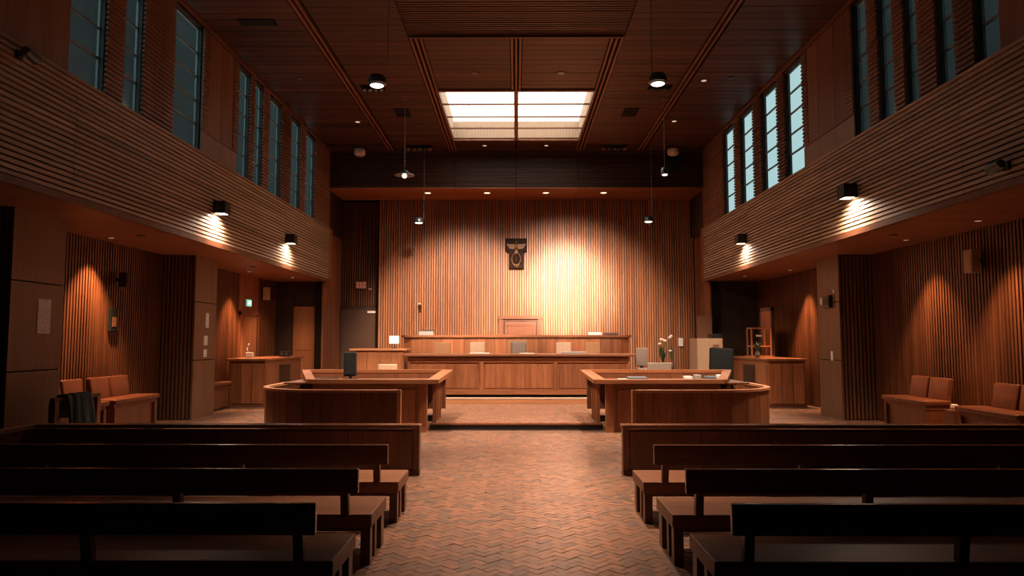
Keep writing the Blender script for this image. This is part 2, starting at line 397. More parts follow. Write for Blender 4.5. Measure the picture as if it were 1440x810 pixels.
# ---- balconies: body, horizontal slats in four lengths, cap, lower trim
NS = 21; PITCH = (ZT - ZS - 0.12) / NS
for s, nm in ((-1, 'left'), (1, 'right')):
    w = struct('wall_balcony_' + nm, B(s * (XB + .06), s * (XW + .25), YREAR, YEND, ZS + .04, ZT - .04), 'gap_dark')
    me = MB().box(-0.03, 0.03, -2.345, 2.345, 0.0, PITCH * 0.62).mesh('slat', 'balcony_slat')
    for k in range(NS):
        spread('slat', me, [(s * (XB + .03), 5.4 + 2.35 + 4.7 * j, ZS + .09 + PITCH * k) for j in range(4)], w)
    B(s * (XB - .03), s * (XC + .05), YREAR, YEND, ZT - .04, ZT).build('cap', 'balcony_slat', w)
    B(s * (XB - .02), s * (XB + .08), YREAR, YEND, ZS - .03, ZS + .07).build('lower_trim', 'pew_wood', w)
    B(s * (XB + .08), s * XW, YREAR, 24.7, ZS, ZS + .04).build('soffit_board', 'seat_wood', w)
    B(s * (XB - .01), s * (XW), YEND, YEND + .3, ZS, ZT).build('end_panel', 'wood_z', w)

# ---- ceiling
HX0, HX1, HY0, HY1 = SKY[0] - .08, SKY[1] + .08, SKY[2] - .08, SKY[3] + .06      # opening cut for the light well
ceil = struct('ceiling', MB().box(-XC - .3, HX0, YREAR, 27.2, ZC + .05, ZC + .2).box(HX1, XC + .3, YREAR, 27.2, ZC + .05, ZC + .2)
              .box(HX0, HX1, YREAR, HY0, ZC + .05, ZC + .2).box(HX0, HX1, HY1, 27.2, ZC + .05, ZC + .2), 'gap_dark')
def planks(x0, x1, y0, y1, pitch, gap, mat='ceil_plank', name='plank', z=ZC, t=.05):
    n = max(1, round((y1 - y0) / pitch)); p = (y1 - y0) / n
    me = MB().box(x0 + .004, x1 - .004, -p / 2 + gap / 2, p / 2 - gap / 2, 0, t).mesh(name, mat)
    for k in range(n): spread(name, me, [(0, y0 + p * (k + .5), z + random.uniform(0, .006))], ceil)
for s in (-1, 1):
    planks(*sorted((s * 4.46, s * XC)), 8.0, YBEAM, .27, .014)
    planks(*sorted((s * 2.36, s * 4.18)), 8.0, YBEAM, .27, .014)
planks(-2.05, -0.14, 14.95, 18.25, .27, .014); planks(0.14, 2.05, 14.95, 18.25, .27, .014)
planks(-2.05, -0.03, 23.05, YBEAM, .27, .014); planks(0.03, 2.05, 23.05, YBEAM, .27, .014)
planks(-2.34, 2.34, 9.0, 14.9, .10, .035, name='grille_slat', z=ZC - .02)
for s in (-1, 1):
    for dx in (-.10, .02):
        B(s * 4.32 + dx, s * 4.32 + dx + .05, 8.0, YBEAM, ZC - .02, ZC + .05).build('channel_strip', 'ceil_strip', ceil)
    for dx in (-.13, -.02, .09):
        B(s * 2.2 + dx, s * 2.2 + dx + .05, 14.95, YBEAM, ZC - .03, ZC + .05).build('channel_strip', 'ceil_strip', ceil)
for dx in (-.12, -.025, .07):
    B(dx, dx + .05, 14.95, 18.25, ZC - .03, ZC + .05).build('channel_strip', 'ceil_strip', ceil)
B(-2.3, 2.3, 14.88, 14.95, ZC - .08, ZC + .05).build('cross_beam', 'ceil_plank', ceil)
for s in (-1, 1):
    B(s * XC, s * (XC - .05), 8.0, YBEAM, ZC - .05, ZC + .03).build('cornice', 'ceil_strip', ceil)

# ---- skylight: light well, diffuser, glazing bars, panes
sk = struct('window_skylight', MB().box(SKY[0] - .08, SKY[0], SKY[2], SKY[3], ZC, ZC + .62).box(SKY[1], SKY[1] + .08, SKY[2], SKY[3], ZC, ZC + .62)
            .box(SKY[0] - .08, SKY[1] + .08, SKY[2] - .08, SKY[2], ZC, ZC + .62), 'well_white')
me = MB().box(-.048, .048, 0, .05, 0, .62).mesh('well_slat', 'well_white')
B(SKY[0] - .08, SKY[1] + .08, SKY[3] + .045, SKY[3] + .06, ZC, ZC + .62).build('well_back', 'well_white', sk)
n = round((SKY[1] - SKY[0]) / .1)
spread('well_slat', me, [(SKY[0] + .05 + .1 * k, SKY[3], ZC) for k in range(n)], sk)
B(SKY[0] - .05, SKY[1] + .05, SKY[2], SKY[3] + .05, ZC + .60, ZC + .66).build('diffuser', 'skylight_diffuser', sk)
for k in range(1, 4):
    y = SKY[2] + (SKY[3] - SKY[2]) * k / 4
    B(SKY[0], SKY[1], y - .022, y + .022, ZC + .0, ZC + .04).build('glazing_bar', 'pew_wood', sk)
B(-.06, .06, SKY[2], SKY[3], ZC - .03, ZC + .05).build('mullion', 'wood_y', sk)
for k in range(4):
    for (a, b) in ((SKY[0] + .005, -.065), (.065, SKY[1] - .005)):
        y0 = SKY[2] + (SKY[3] - SKY[2]) * k / 4 + .025; y1 = y0 + (SKY[3] - SKY[2]) / 4 - .05
        B(a, b, y0, y1, ZC + .03, ZC + .036).build('pane', 'skylight_glass', sk)
for (a, b, c, d) in ((SKY[0] - .06, SKY[0], SKY[2], SKY[3]), (SKY[1], SKY[1] + .06, SKY[2], SKY[3]), (SKY[0] - .06, SKY[1] + .06, SKY[2] - .12, SKY[2]), (SKY[0] - .06, SKY[1] + .06, SKY[3], SKY[3] + .08)):
    B(a, b, c, d, ZC - .04, ZC + .05).build('frame', 'ceil_strip', sk)

# ---- beam over the back wall
beam = struct('ceiling_beam', B(-XC - .15, XC + .15, YBEAM + .06, YB + .3, 7.14, ZC + .05), 'gap_dark')
NB = 17; bp = (ZC - .1 - 7.16) / NB; seg = [-XC, -3.3, -1.08 * 2, 0, 2.16, XC]; seg = [-XC - .1, -2.16, 0, 2.16, XC + .1]
for j in range(4):
    me = MB().box(seg[j] + .012, seg[j + 1] - .012, 0, .06, 0, bp * .6).mesh('slat', 'ceil_plank')
    spread('slat', me, [(0, YBEAM, 7.17 + bp * k) for k in range(NB)], beam)
    B(seg[j] + .006, seg[j + 1] - .006, YBEAM - .01, YB + .05, 7.1, 7.14).build('soffit_board', 'wood_x', beam)
B(-XC, XC, YBEAM - .04, YBEAM + .04, ZC - .1, ZC + .03).build('cornice', 'ceil_plank', beam)

# ---- clerestory walls with windows
def clerestory(s, nm, wins, start, wn):
    w = struct('wall_clerestory_' + nm, B(s * XC, s * (XC + .32), YREAR, wins[0][0], ZT, ZC), 'clere_panel')
    cuts = [wins[i][1] for i in range(len(wins))]; nxt = [wins[i + 1][0] for i in range(len(wins) - 1)] + [YB + .3]
    for a, b in zip(cuts, nxt):
        B(s * (XC + .02), s * (XC + .15), a, b, ZT, ZC).build('pier', 'dark_wood', w)
        L_ = b - a
        if L_ > 1.1 and b < 24:
            n = max(2, round(L_ / .75)); p = L_ / n
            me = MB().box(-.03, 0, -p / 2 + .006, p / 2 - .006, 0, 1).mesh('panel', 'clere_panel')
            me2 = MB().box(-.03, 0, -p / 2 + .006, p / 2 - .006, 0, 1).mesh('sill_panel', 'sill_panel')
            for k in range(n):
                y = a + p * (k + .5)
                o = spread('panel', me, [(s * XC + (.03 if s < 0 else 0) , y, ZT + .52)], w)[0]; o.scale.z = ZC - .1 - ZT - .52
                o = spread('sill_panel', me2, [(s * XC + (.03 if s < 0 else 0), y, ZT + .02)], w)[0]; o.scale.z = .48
            m = MB()
            for z in range(int((ZC - ZT - .6) / .085)):
                zz = ZT + .55 + z * .085
                m.box(s * (XC - .055), s * (XC - .0), a, a + .28, zz, zz + .05); m.box(s * (XC - .055), s * XC, b - .28, b, zz, zz + .05)
            tag(m.build('slat_band', 'clere_panel', w), kind='stuff')
        else:
            m = MB()
            for z in range(int((ZC - ZT) / .085)):
                zz = ZT + .02 + z * .085
                m.box(s * (XC - .03), s * (XC + .03), a, min(b, YBEAM + .1), zz, zz + .052)
            tag(m.build('slat_band', 'clere_panel', w), kind='stuff')
    for i, (a, b) in enumerate(wins):
        fr = .03; xg0, xg1 = s * (XC + .09), s * (XC + .13); z0, z1 = ZT + .02, ZC - .12
        m = MB().box(xg0, xg1, a, a + fr, z0, z1).box(xg0, xg1, b - fr, b, z0, z1).box(xg0, xg1, a, b, z0, z0 + fr).box(xg0, xg1, a, b, z1 - fr, z1)
        wd = tag(m.build('window_%d' % (wn + i), 'teal_frame'), kind='structure')
        B(s * (XC + .02), s * (XC + .15), a, b, ZC - .12, ZC).build('lintel', 'dark_frame', wd)
        for (ya, yb) in ((b, b - .02), ):
            B(s * (XC + .02), s * (XC + .09), ya, yb, z0, z1).build('reveal', 'dark_frame', wd)
        ym = a + (b - a) * .62; zs = [z0 + fr, z0 + .62, z0 + 1.1, z0 + 1.6, z0 + 2.1, z1 - fr]
        two = False
        for zz in zs[1:-1]: B(xg0, xg1, a, b, zz - .016, zz + .016).build('muntin', 'teal_frame', wd)
        if two: B(xg0, xg1, ym - .016, ym + .016, zs[1], z1).build('muntin', 'teal_frame', wd)
        for k in range(5):
            for (ya, yb) in (((a + fr, ym), (ym, b - fr)) if two and k > 0 else ((a + fr, b - fr),)):
                B(s * (XC + .107), s * (XC + .113), ya + .01, yb - .01, zs[k] + .01, zs[k + 1] - .01).build('pane', 'window_glass', wd)
WR = [(9.35, 9.85), (10.3, 10.75), (11.25, 11.65), (11.98, 12.5), (12.86, 13.42), (15.8, 16.95), (17.45, 18.6), (19.25, 20.4), (20.95, 22.1)]
WL = [(10.05, 10.95), (11.45, 12.05), (13.15, 14.35), (16.2, 17.0), (17.3, 17.9), (18.35, 19.3), (20.15, 21.1), (21.6, 22.65)]
clerestory(-1, 'left', WL, 0, 1); clerestory(1, 'right', WR, 0, len(WL) + 1)
# dark blocks added outside to dim some of the windows
for (x0, x1, y0, y1, lab) in ((-16, -12, 20.5, 75, 'grey block added outside to dim the left clerestory windows'), (12, 16, -15, 26.5, 'grey block added outside to dim the right clerestory windows')):
    bo = B(x0, x1, y0, y1, 3, 19).build('sky_blocker', 'blocker_grey' if x0 > 0 else 'blocker_dark'); tag(bo, lab, 'light_blocker', None, 'structure')

# ================================================================ STRUCTURAL THINGS
def pillar(s, y0, y1, label):
    t = thing('pillar', (s * 7.98, (y0 + y1) / 2, 0), label, 'pillar')
    xi, xo = s * 7.55, s * XW
    B(s * 7.60, xo, y0 + .05, y1, 0, ZS).build('core', 'gap_dark', t)
    for (z0, z1) in ((0.0, 1.36), (1.38, 2.74), (2.76, ZS)):
        B(xi, s * 7.60, y0, y1, z0, z1).build('panel', 'pillar_panel', t)
    me = MB().box(-.026, .026, -.0, .05, 0.02, ZS).mesh('rib', 'pillar_panel')
    spread('rib', me, [(s * (7.66 + P * k), y0, 0) for k in range(9)], t)
    for z in (1.37, 2.75): B(s * 7.6, xo, y0 + .02, y0 + .06, z - .012, z + .012).build('joint_strip', 'dark_wood', t)
    return t
pillar(-1, 10.55, 11.8, 'tall wood-panelled pillar with one printed notice, beside the draped jacket')
pillar(-1, 16.65, 17.85, 'tall wood-panelled pillar with three small white notices in a column')
pillar(1, 16.65, 17.85, 'tall wood-panelled pillar carrying a black wall box and a light switch')

# ---- doors
def side_door():
    t = struct('door_1', B(-XW, -XW + .05, 21.45, 22.85, 0.02, 2.6), 'door_wood')
    for (z0, z1) in ((.15, 1.0), (1.12, 2.45)): B(-XW + .05, -XW + .065, 21.6, 22.7, z0, z1).build('panel', 'door_wood', t)
    MB().box(-XW, -XW + .09, 21.35, 21.45, 0, 2.7).box(-XW, -XW + .09, 22.85, 22.95, 0, 2.7).box(-XW, -XW + .09, 21.35, 22.95, 2.6, 2.72).build('frame', 'wood_z', t)
    MB().tube([(-XW + .06, 21.58, 1.05), (-XW + .13, 21.58, 1.05), (-XW + .13, 21.75, 1.05)], .014).build('handle', 'steel_dark', t)
    B(-XW, -XW + .05, 21.35, 22.95, 2.72, ZS).build('overpanel', 'wood_z', t)
side_door()
t = struct('door_2', B(-6.62, -5.25, 26.86, 26.94, 0.02, 3.0), 'grey_door')
MB().box(-6.7, -6.62, 26.84, 26.95, 0, 3.1).box(-5.25, -5.17, 26.84, 26.95, 0, 3.1).box(-6.7, -5.17, 26.84, 26.95, 3.0, 3.1).build('frame', 'dark_wood', t)
B(-5.62, -5.32, 26.80, 26.86, 2.86, 2.94).build('door_closer', 'white_plastic', t)
MB().tube([(-5.4, 26.86, 1.25), (-5.4, 26.79, 1.25), (-5.55, 26.79, 1.25)], .014).build('handle', 'steel_dark', t)
t = struct('door_3', B(-7.72, -6.96, 24.6, 24.65, 0.02, 3.0), 'door_wood')
for (z0, z1) in ((.2, 1.35), (1.5, 2.85)): B(-7.62, -7.06, 24.585, 24.6, z0, z1).build('panel', 'door_wood', t)
MB().tube([(-7.64, 24.6, 1.3), (-7.64, 24.53, 1.3), (-7.52, 24.53, 1.3)], .014).build('handle', 'steel_dark', t)
B(-8.38, -7.74, 24.62, 24.69, 0, ZS).build('side_panel', 'dark_wood', t)
t = struct('door_4', B(7.75, 7.8, 21.7, 22.6, 0.02, 2.75), 'pew_wood_z')
MB().box(7.74, 7.82, 21.62, 21.7, 0, 2.85).box(7.74, 7.82, 22.6, 22.68, 0, 2.85).box(7.74, 7.82, 21.62, 22.68, 2.75, 2.85).build('frame', 'dark_wood', t)
MB().tube([(7.75, 22.45, 1.3), (7.69, 22.45, 1.3), (7.69, 22.3, 1.3)], .014).build('handle', 'steel_dark', t)
# framed panel behind the judges
t = thing('wood_panel', (.15, 26.3, .95), 'framed wooden panel against the slatted wall under the winged emblem', 'panel')
B(-.60, .90, 26.27, 26.335, .95, 2.66).build('board', 'panel_wood', t)
for a in ((-.64, -.5, .95, 2.7), (.8, .94, .95, 2.7)): B(a[0], a[1], 26.22, 26.335, a[2], a[3]).build('stile', 'panel_wood', t)
B(-.66, .96, 26.20, 26.335, 2.62, 2.74).build('top_rail', 'panel_wood', t)
B(-.47, .77, 26.262, 26.275, 1.03, 2.55).build('shade_outline', 'dark_wood', t)  # dark plate round the raised panel, standing in for its shadow line
RB(-.43, .73, 26.22, 26.27, 1.07, 2.51, r=.015).build('raised_panel', 'panel_wood', t)
MB().box(-.34, .64, 26.212, 26.222, 2.36, 2.39).box(-.34, -.31, 26.212, 26.222, 1.1, 2.39).box(.61, .64, 26.212, 26.222, 1.1, 2.39).build('moulding', 'pew_wood', t)

# ================================================================ FURNITURE
def panelled_front(t, x0, x1, y, z0, z1, n, mat='wood_x', out=-1):
    """frame-and-panel face at plane y: rails, stiles and one panel per bay"""
    d = .055 * out
    B(x0, x1, y, y + d, z0, z0 + .12).build('rail', mat, t); B(x0, x1, y, y + d, z1 - .12, z1).build('rail', mat, t)
    p = (x1 - x0) / n
    for k in range(n + 1):
        xx = x0 + p * k; a, b = max(x0, xx - .055), min(x1, xx + .055)
        B(a, b, y, y + d * .98, z0 + .12, z1 - .12).build('stile', 'wood_z', t)
    for k in range(n):
        RB(x0 + p * k + .10, x0 + p * (k + 1) - .10, min(y, y + d * .5), max(y, y + d * .5) + .001, z0 + .17, z1 - .17, r=.006, seg=1).build('panel', 'wood_z', t)
# ---- clerks' bench (lower) ----
t = thing('clerk_bench', (0.05, 19.9, .26), 'long panelled wooden clerk bench standing on the pale-edged step', 'bench')
B(-2.98, 3.1, 19.62, 20.2, .36, 1.40).build('body', 'wood_x', t)
B(-2.9, 3.0, 19.75, 20.2, .29, .36).build('toe_kick', 'gap_dark', t)
panelled_front(t, -2.98, 3.1, 19.62, .36, 1.36, 3)
for k in range(3):
    x = -2.98 + 2.027 * k + 1.01
    B(x - .03, x + .03, 19.6, 19.62, .5, 1.2).build('mid_stile', 'wood_z', t)
RB(-3.12, 3.26, 19.38, 20.3, 1.40, 1.47, r=.02).build('top', 'wood_x', t)
for s in (-1, 1): B(.06 + s * 2.98, .06 + s * 3.04, 19.6, 21.6, .29, 1.40).build('end_panel', 'wood_z', t)
# ---- judges' bench (upper) with rounded ends ----
t = thing('judge_bench', (0.0, 22.5, 0), 'high wooden judges bench with rounded ends behind the clerk chairs', 'bench')
def arc(cx, cy, r, a0, a1, n): return [(cx + r * math.cos(R(a0 + (a1 - a0) * i / n)), cy + r * math.sin(R(a0 + (a1 - a0) * i / n))) for i in range(n + 1)]
path = arc(-3.15, 22.85, .45, 180, 270, 6) + arc(3.15, 22.85, .45, 270, 360, 6)
path = [(-3.6, 23.6)] + path + [(3.6, 23.6)]
def resample(pts, step):
    out = [Vector(pts[0]).to_2d() if len(pts[0]) > 2 else Vector(pts[0])]; acc = 0
    P2 = [Vector(p) for p in pts]
    tot = sum((P2[i + 1] - P2[i]).length for i in range(len(P2) - 1)); n = max(1, round(tot / step)); st = tot / n
    res = []
    for k in range(n + 1):
        d = st * k; i = 0
        while i < len(P2) - 2 and d > (P2[i + 1] - P2[i]).length: d -= (P2[i + 1] - P2[i]).length; i += 1
        L_ = (P2[i + 1] - P2[i]).length; res.append(tuple(P2[i].lerp(P2[i + 1], min(1, d / L_))))
    return res
def plank_wall(t, path, step, w, z0, z1, mat='wood_z'):
    pts = resample(path, step)
    for a, b in zip(pts, pts[1:]):
        d = Vector(b) - Vector(a); e = d.normalized() * .003
        MB().sweep([Vector(a) + e, Vector(b) - e], w, z0, z1).build('plank', mat, t)
plank_wall(t, path, .33, .05, .95, 1.93)
MB().sweep(resample(path, .08), .16, 1.93, 2.0).build('cap_rail', 'wood_x', t)
RB(-3.3, 3.3, 22.45, 23.15, 1.70, 1.74, r=.01).build('desk_top', 'wood_x', t)
for s in (-1, 1): B(s * 2.2 - .03, s * 2.2 + .03, 22.48, 23.1, .95, 1.7).build('support', 'wood_z', t)
# ---- side stand by the clerks ----
t = thing('witness_stand', (-3.95, 20.6, 0), 'plain wooden witness stand with pale top, joined beside the clerk bench', 'stand')
B(-4.62, -3.2, 20.35, 21.4, 0, 1.54).build('body', 'door_wood', t)
for k in range(4): B(-4.6 + k * .35, -4.6 + k * .35 + .34, 20.32, 20.35, .05, 1.5).build('plank', 'door_wood', t)
RB(-4.75, -3.12, 20.25, 21.45, 1.54, 1.60, r=.02).build('top', 'bright_wood', t)

# ---- counsel tables ----
def counsel(s, label):
    t = thing('counsel_table', (s * 3.0, 15.4, 0), label, 'table')
    X = lambda x: s * x
    B(X(1.86), X(4.1), 14.47, 14.52, 0, .98).build('front_panel', 'wood_z', t)
    for k in range(3):
        a = 1.98 + k * .72; B(X(a + .05), X(a + .62), 14.445, 14.47, .12, .84).build('raised_panel', 'wood_z', t)
    B(X(1.84), X(4.1), 14.44, 14.5, .87, .98).build('rail', 'wood_x', t)
    B(X(1.80), X(1.95), 14.40, 14.55, 0, .98).build('corner_post', 'wood_z', t)
    for k in range(3): B(X(1.66), X(1.74), 14.92 + k * .44, 14.98 + k * .44, .145, 1.0).build('side_post', 'wood_z', t)
    B(X(2.25), X(2.3), 14.55, 16.2, .0, .96).build('side_panel', 'pew_wood_z', t)
    B(X(1.62), X(1.80), 14.55, 16.3, .95, 1.0).build('side_rail', 'wood_y', t)
    B(X(1.7), X(4.7), 14.45, 16.2, .96, .99).build('desktop', 'pew_wood', t)
    B(X(1.6), X(4.75), 16.22, 16.28, .3, 1.13).build('back_panel', 'pew_wood_z', t)
    N_, F_, FO, NO = (X(1.66), 14.33, 1.06), (X(1.56), 16.3, 1.175), (X(4.80), 16.3, 1.175), (X(4.15), 14.42, 1.06)
    MB().beam((X(1.56), 14.34, 1.06), NO, .26, .08).build('front_cap', 'wood_x', t)
    MB().beam((N_[0], 14.25, 1.062), F_, .24, .08).build('side_cap', 'wood_y', t)
    MB().beam(F_, FO, .18, .07).build('back_cap', 'wood_x', t)
    MB().beam(NO, FO, .18, .07).build('outer_cap', 'wood_y', t)
    B(X(4.05), X(4.12), 14.5, 16.2, 0, .97).build('outer_panel', 'wood_z', t)
    return t
counsel(-1, 'wooden counsel table with railed sides, a black monitor standing on it')
counsel(1, 'wooden counsel table with railed sides, folders and papers on it')
# ---- curved docks ----
def dock(s, label):
    t = thing('curved_dock', (s * 3.6, 14.2, 0), label, 'dock')
    path = [(-2.12, 13.0), (-3.6, 13.02)] + arc(-3.62, 14.35, 1.32, 265, 180, 9) + arc(-4.22, 15.3, .72, 180, 105, 5) + [(-4.22, 16.02)]
    path = [(-s * p[0] if s > 0 else p[0], p[1]) for p in path]
    if s > 0: path = [(abs(p[0]), p[1]) for p in path]
    plank_wall(t, path, .36, .06, 0, .90, 'pew_wood_z' if s < 0 else 'wood_z')  # left planks in darker wood, their shade put into the colour
    MB().sweep(resample(path, .1), .11, .90, .945).build('cap_rail', 'bright_wood', t)
    B(s * 2.09, s * 2.16, 12.95, 13.05, 0, .945).build('end_post', 'bright_wood', t)
dock(-1, 'curved wooden dock rail in front of the table with the black monitor')
dock(1, 'curved wooden dock rail in front of the table with folders')
# ---- side counters under the balconies ----
def counter(s, label):
    t = thing('side_counter', (s * 7.4, 21.3, 0), label, 'counter')
    B(s * 6.95, s * 7.95, 19.75, 23.0, .06, 1.27).build('body', 'wood_z', t)
    B(s * 6.92, s * 7.98, 19.72, 23.03, 0, .07).build('plinth', 'pew_wood', t)
    for k in range(3):
        a = 19.85 + k * 1.06
        if k == 1: B(s * 6.93, s * 6.96, a, a + .95, .25, 1.12).build('recess_panel', 'dark_wood', t)
        else: B(s * 6.93, s * 6.96, a, a + .95, .15, 1.15).build('panel', 'wood_z', t)
    for k in range(3): B(s * (7.0 + k * .31), s * (7.0 + k * .31 + .29), 19.72, 19.75, .1, 1.2).build('front_plank', 'wood_z', t)
    RB(s * 6.88, s * 8.0, 19.66, 23.05, 1.27, 1.335, r=.015).build('top', 'wood_y', t)
counter(-1, 'wooden side counter with a white handset, near the open orange door')
counter(1, 'wooden side counter carrying a small open wooden frame')

# ---- public barrier and pews ----
def barrier(s, x_in, x_out, label):
    t = thing('gallery_barrier', (s * (x_in + x_out) / 2, 9.92, 0), label, 'barrier')
    B(s * (x_in + .04), s * x_out, 9.90, 9.98, .06, .62).build('panel', 'pew_wood_z', t)
    B(s * x_in, s * x_out, 9.86, 10.02, 0, .07).build('plinth', 'pew_wood', t)
    RB(s * (x_in - .01), s * x_out, 9.84, 10.04, .64, .69, r=.014, seg=3).build('cap', 'rail_wood', t)
    B(s * x_in, s * (x_in + .08), 9.87, 10.01, .07, .64).build('end_post', 'pew_wood_z', t)
    n = 6; p = (x_out - x_in - .1) / n
    for k in range(n): B(s * (x_in + .1 + p * k), s * (x_in + .1 + p * (k + 1) - .012), 9.875, 9.90, .09, .6).build('plank', 'pew_wood_z', t)
    if s < 0:
        B(s * x_out, s * (x_out - .08), 6.0, 9.9, .06, .64).build('return_panel', 'pew_wood_z', t)
        B(s * (x_out + .02), s * (x_out - .12), 6.0, 9.9, .64, .69).build('return_cap', 'pew_wood', t)
    return t
barrier(-1, 1.33, 6.72, 'low solid wooden barrier with a side return, facing the jacket')
barrier(1, 1.46, 7.4, 'low solid wooden barrier running straight below the leather benches')
def make_pew(L_=5.2):
    t = thing('pew', (0, 0, 0), 'x', 'pew', 'public gallery pews')
    h = L_ / 2
    RB(-h, h, 0, .68, .31, .42, r=.012).build('seat', 'seat_wood', t)
    B(-h + .05, h - .05, .04, .07, .27, .33).build('under_rail', 'pew_wood', t)
    RB(-h + .10, h - .10, -.075, -.02, .60, .80, r=.014, seg=3).build('backboard', 'rail_wood', t)
    for x in (-h + .22, -1.0, 1.0, h - .22):
        MB().beam((x, .05, .40), (x, -.01, .785), .065, .06).build('back_post', 'pew_wood_z', t)
    for x in (-h + .06, -h + 1.5, 0, h - 1.5, h - .06):
        B(x - .04, x + .04, .05, .14, 0, .31).build('leg', 'pew_wood_z', t)
        B(x - .04, x + .04, .54, .66, 0, .31).build('leg', 'pew_wood_z', t)
        B(x - .03, x + .03, .30, .38, 0, .31).build('leg', 'pew_wood_z', t)
    return t
pw = make_pew()
rows = [7.3, 5.96, 4.72]
names = ['next to', 'in the middle row behind', 'in the last row behind']
first = True
for s, sd in ((-1, 'the barrier with the side return'), (1, 'the straight barrier below the leather benches')):
    for y, nm in zip(rows, names):
        o = pw if first else copy_tree(pw); first = False
        o.location = (s * (2.6 + (1.19 if s < 0 else 1.28)), y, 0)
        o['label'] = 'dark wooden pew %s %s' % (nm, sd)

# ---- leather benches along the aisle walls ----
def side_bench(s, y0, y1, backs, label, xf=7.5):
    t = thing('leather_bench', (s * 7.75, (y0 + y1) / 2, 0), label, 'bench', 'leather benches along the aisle walls')
    RB(s * xf, s * 8.02, y0, y1, .64, .73, r=.03, seg=3).build('seat_cushion', 'leather', t, True)
    B(s * (xf + .06), s * 8.05, y0 + .03, y1 - .03, .56, .64).build('seat_frame', 'pew_wood', t)
    for y in (y0 + .04, y1 - .12): B(s * (xf + .04), s * 8.05, y, y + .08, 0, .58).build('end_panel', 'pew_wood_z', t)
    B(s * (xf + .1), s * (xf + .14), y0 + .1, y1 - .1, .05, .56).build('front_panel', 'pew_wood_z', t)
    for (a, b) in backs:
        M = Matrix.Translation((s * 8.0, (a + b) / 2, .70)) @ Matrix.Rotation(R(10 * s), 4, 'Y')
        RB(-.05, .05, -(b - a) / 2 + .01, (b - a) / 2 - .01, 0, .44, r=.035, seg=3, M=M).build('backrest', 'leather', t, True)
        c = (a + b) / 2
        B(s * 8.04, s * 8.1, c - .05, c + .05, .3, .95).build('back_support', 'pew_wood_z', t)
    return t
side_bench(-1, 11.75, 13.2, [(11.9, 12.55), (12.58, 13.2)], 'brown leather bench with the dark jacket over its wooden arm')
side_bench(-1, 13.4, 15.05, [(13.42, 14.05), (14.07, 14.75)], 'brown leather two-back bench next to the slatted pillar with white notices')
side_bench(1, 13.25, 14.8, [(13.3, 13.95), (13.98, 14.6)], 'brown leather two-back bench next to the pillar with black box')
side_bench(1, 10.8, 12.35, [(10.85, 11.45), (11.48, 12.1)], 'brown leather two-back bench under the beige wall speaker')
side_bench(-1, 18.0, 19.6, [], 'backless leather bench between the notice pillar and side door', 7.75)
# wooden arm of the front bench and the jacket on it
t = thing('arm_frame', (-7.0, 11.2, 0), 'dark wooden armrest frame under the draped jacket', 'armrest')
B(-7.12, -7.04, 10.9, 12.1, .90, .96).build('arm_rail', 'pew_wood', t)
B(-7.13, -7.03, 12.0, 12.1, 0, .90).build('post', 'wood_z', t); B(-7.13, -7.03, 10.9, 11.0, 0, .90).build('post', 'pew_wood_z', t)
B(-7.10, -7.06, 11.0, 12.0, .30, .36).build('stretcher', 'pew_wood', t)
def jacket():
    m = MB(); nu, nv = 26, 18; vs = []; fs = []
    for i in range(nu):
        u = i / (nu - 1); y = 11.12 + .72 * u
        for j in range(nv):
            v = j / (nv - 1) * 2 - 1                     # -1 hanging at the wall side, +1 hanging at the aisle side
            fold = .018 * math.sin(u * 19 + v * 2.0) + .012 * math.sin(u * 41 + 1.3)
            drop = (.50 + .05 * math.sin(u * 9) + .10 * u) if v > 0 else .36
            a = abs(v)
            if a < .2: x = -7.08 + v * .3; z = .975 + .012 * math.cos(v * 8)
            else:
                x = -7.08 + math.copysign(.062 + .05 * (a - .2) + abs(fold) * 1.2 * (a), v); z = .972 - drop * (a - .2) / .8
            vs.append((x + (fold if v > 0 else 0), y + .03 * math.sin(v * 3 + u * 5), z + .012 * math.sin(u * 23)))
    for i in range(nu - 1):
        for j in range(nv - 1): fs.append((i * nv + j, (i + 1) * nv + j, (i + 1) * nv + j + 1, i * nv + j + 1))
    o = m.add(vs, fs).build('jacket', 'jacket_cloth', None, True)
    so = o.modifiers.new('thick', 'SOLIDIFY'); so.thickness = .012; so.offset = 1
    tag(o, 'dark green jacket draped over the wooden armrest', 'jacket')
jacket()
tag(RB(7.62, 7.82, 12.55, 12.85, 0, .62, r=.01).build('side_table', 'pew_wood_z'), 'small dark wooden table between the two leather benches', 'table')
t = MB().lathe((7.72, 12.7, .62), [(.05, 0), (.065, .04), (.06, .09), (.03, .1)], 14).build('cup', 'white_plastic'); tag(t, 'small white cup on the little table between leather benches', 'cup')

# ---- chairs ----
def chair(name, loc, rz, w, back_z, seat_z, floor_z, fab, label, group=None, base='black_plastic'):
    t = thing(name, loc, label, 'chair', group); WORLD[t.name] = (0, 0, 0)
    hb = back_z - floor_z; hs = seat_z - floor_z
    RB(-w / 2, w / 2, .16, .24, hs + .10, hb, r=.03, seg=3).build('backrest', fab, t, True)
    RB(-w / 2, w / 2, -.26, .2, hs - .05, hs + .05, r=.03, seg=3).build('seat', fab, t, True)
    B(-.04, .04, .2, .25, hs - .03, hs + .3).build('back_bar', base, t)
    MB().tube([(0, 0, .09), (0, 0, hs - .04)], .028).build('column', base, t)
    for k in range(5):
        a = R(72 * k + 18)
        MB().tube([(0, 0, .09), (math.cos(a) * .27, math.sin(a) * .27, .05)], [.025, .017]).build('foot', base, t)
        MB().ellipsoid((math.cos(a) * .27, math.sin(a) * .27, .028), (.028, .028, .028), 8, 5).build('caster', base, t, True)
    t.rotation_euler.z = rz
    return t
PI = math.pi
g = 'clerk chairs behind the lower bench'
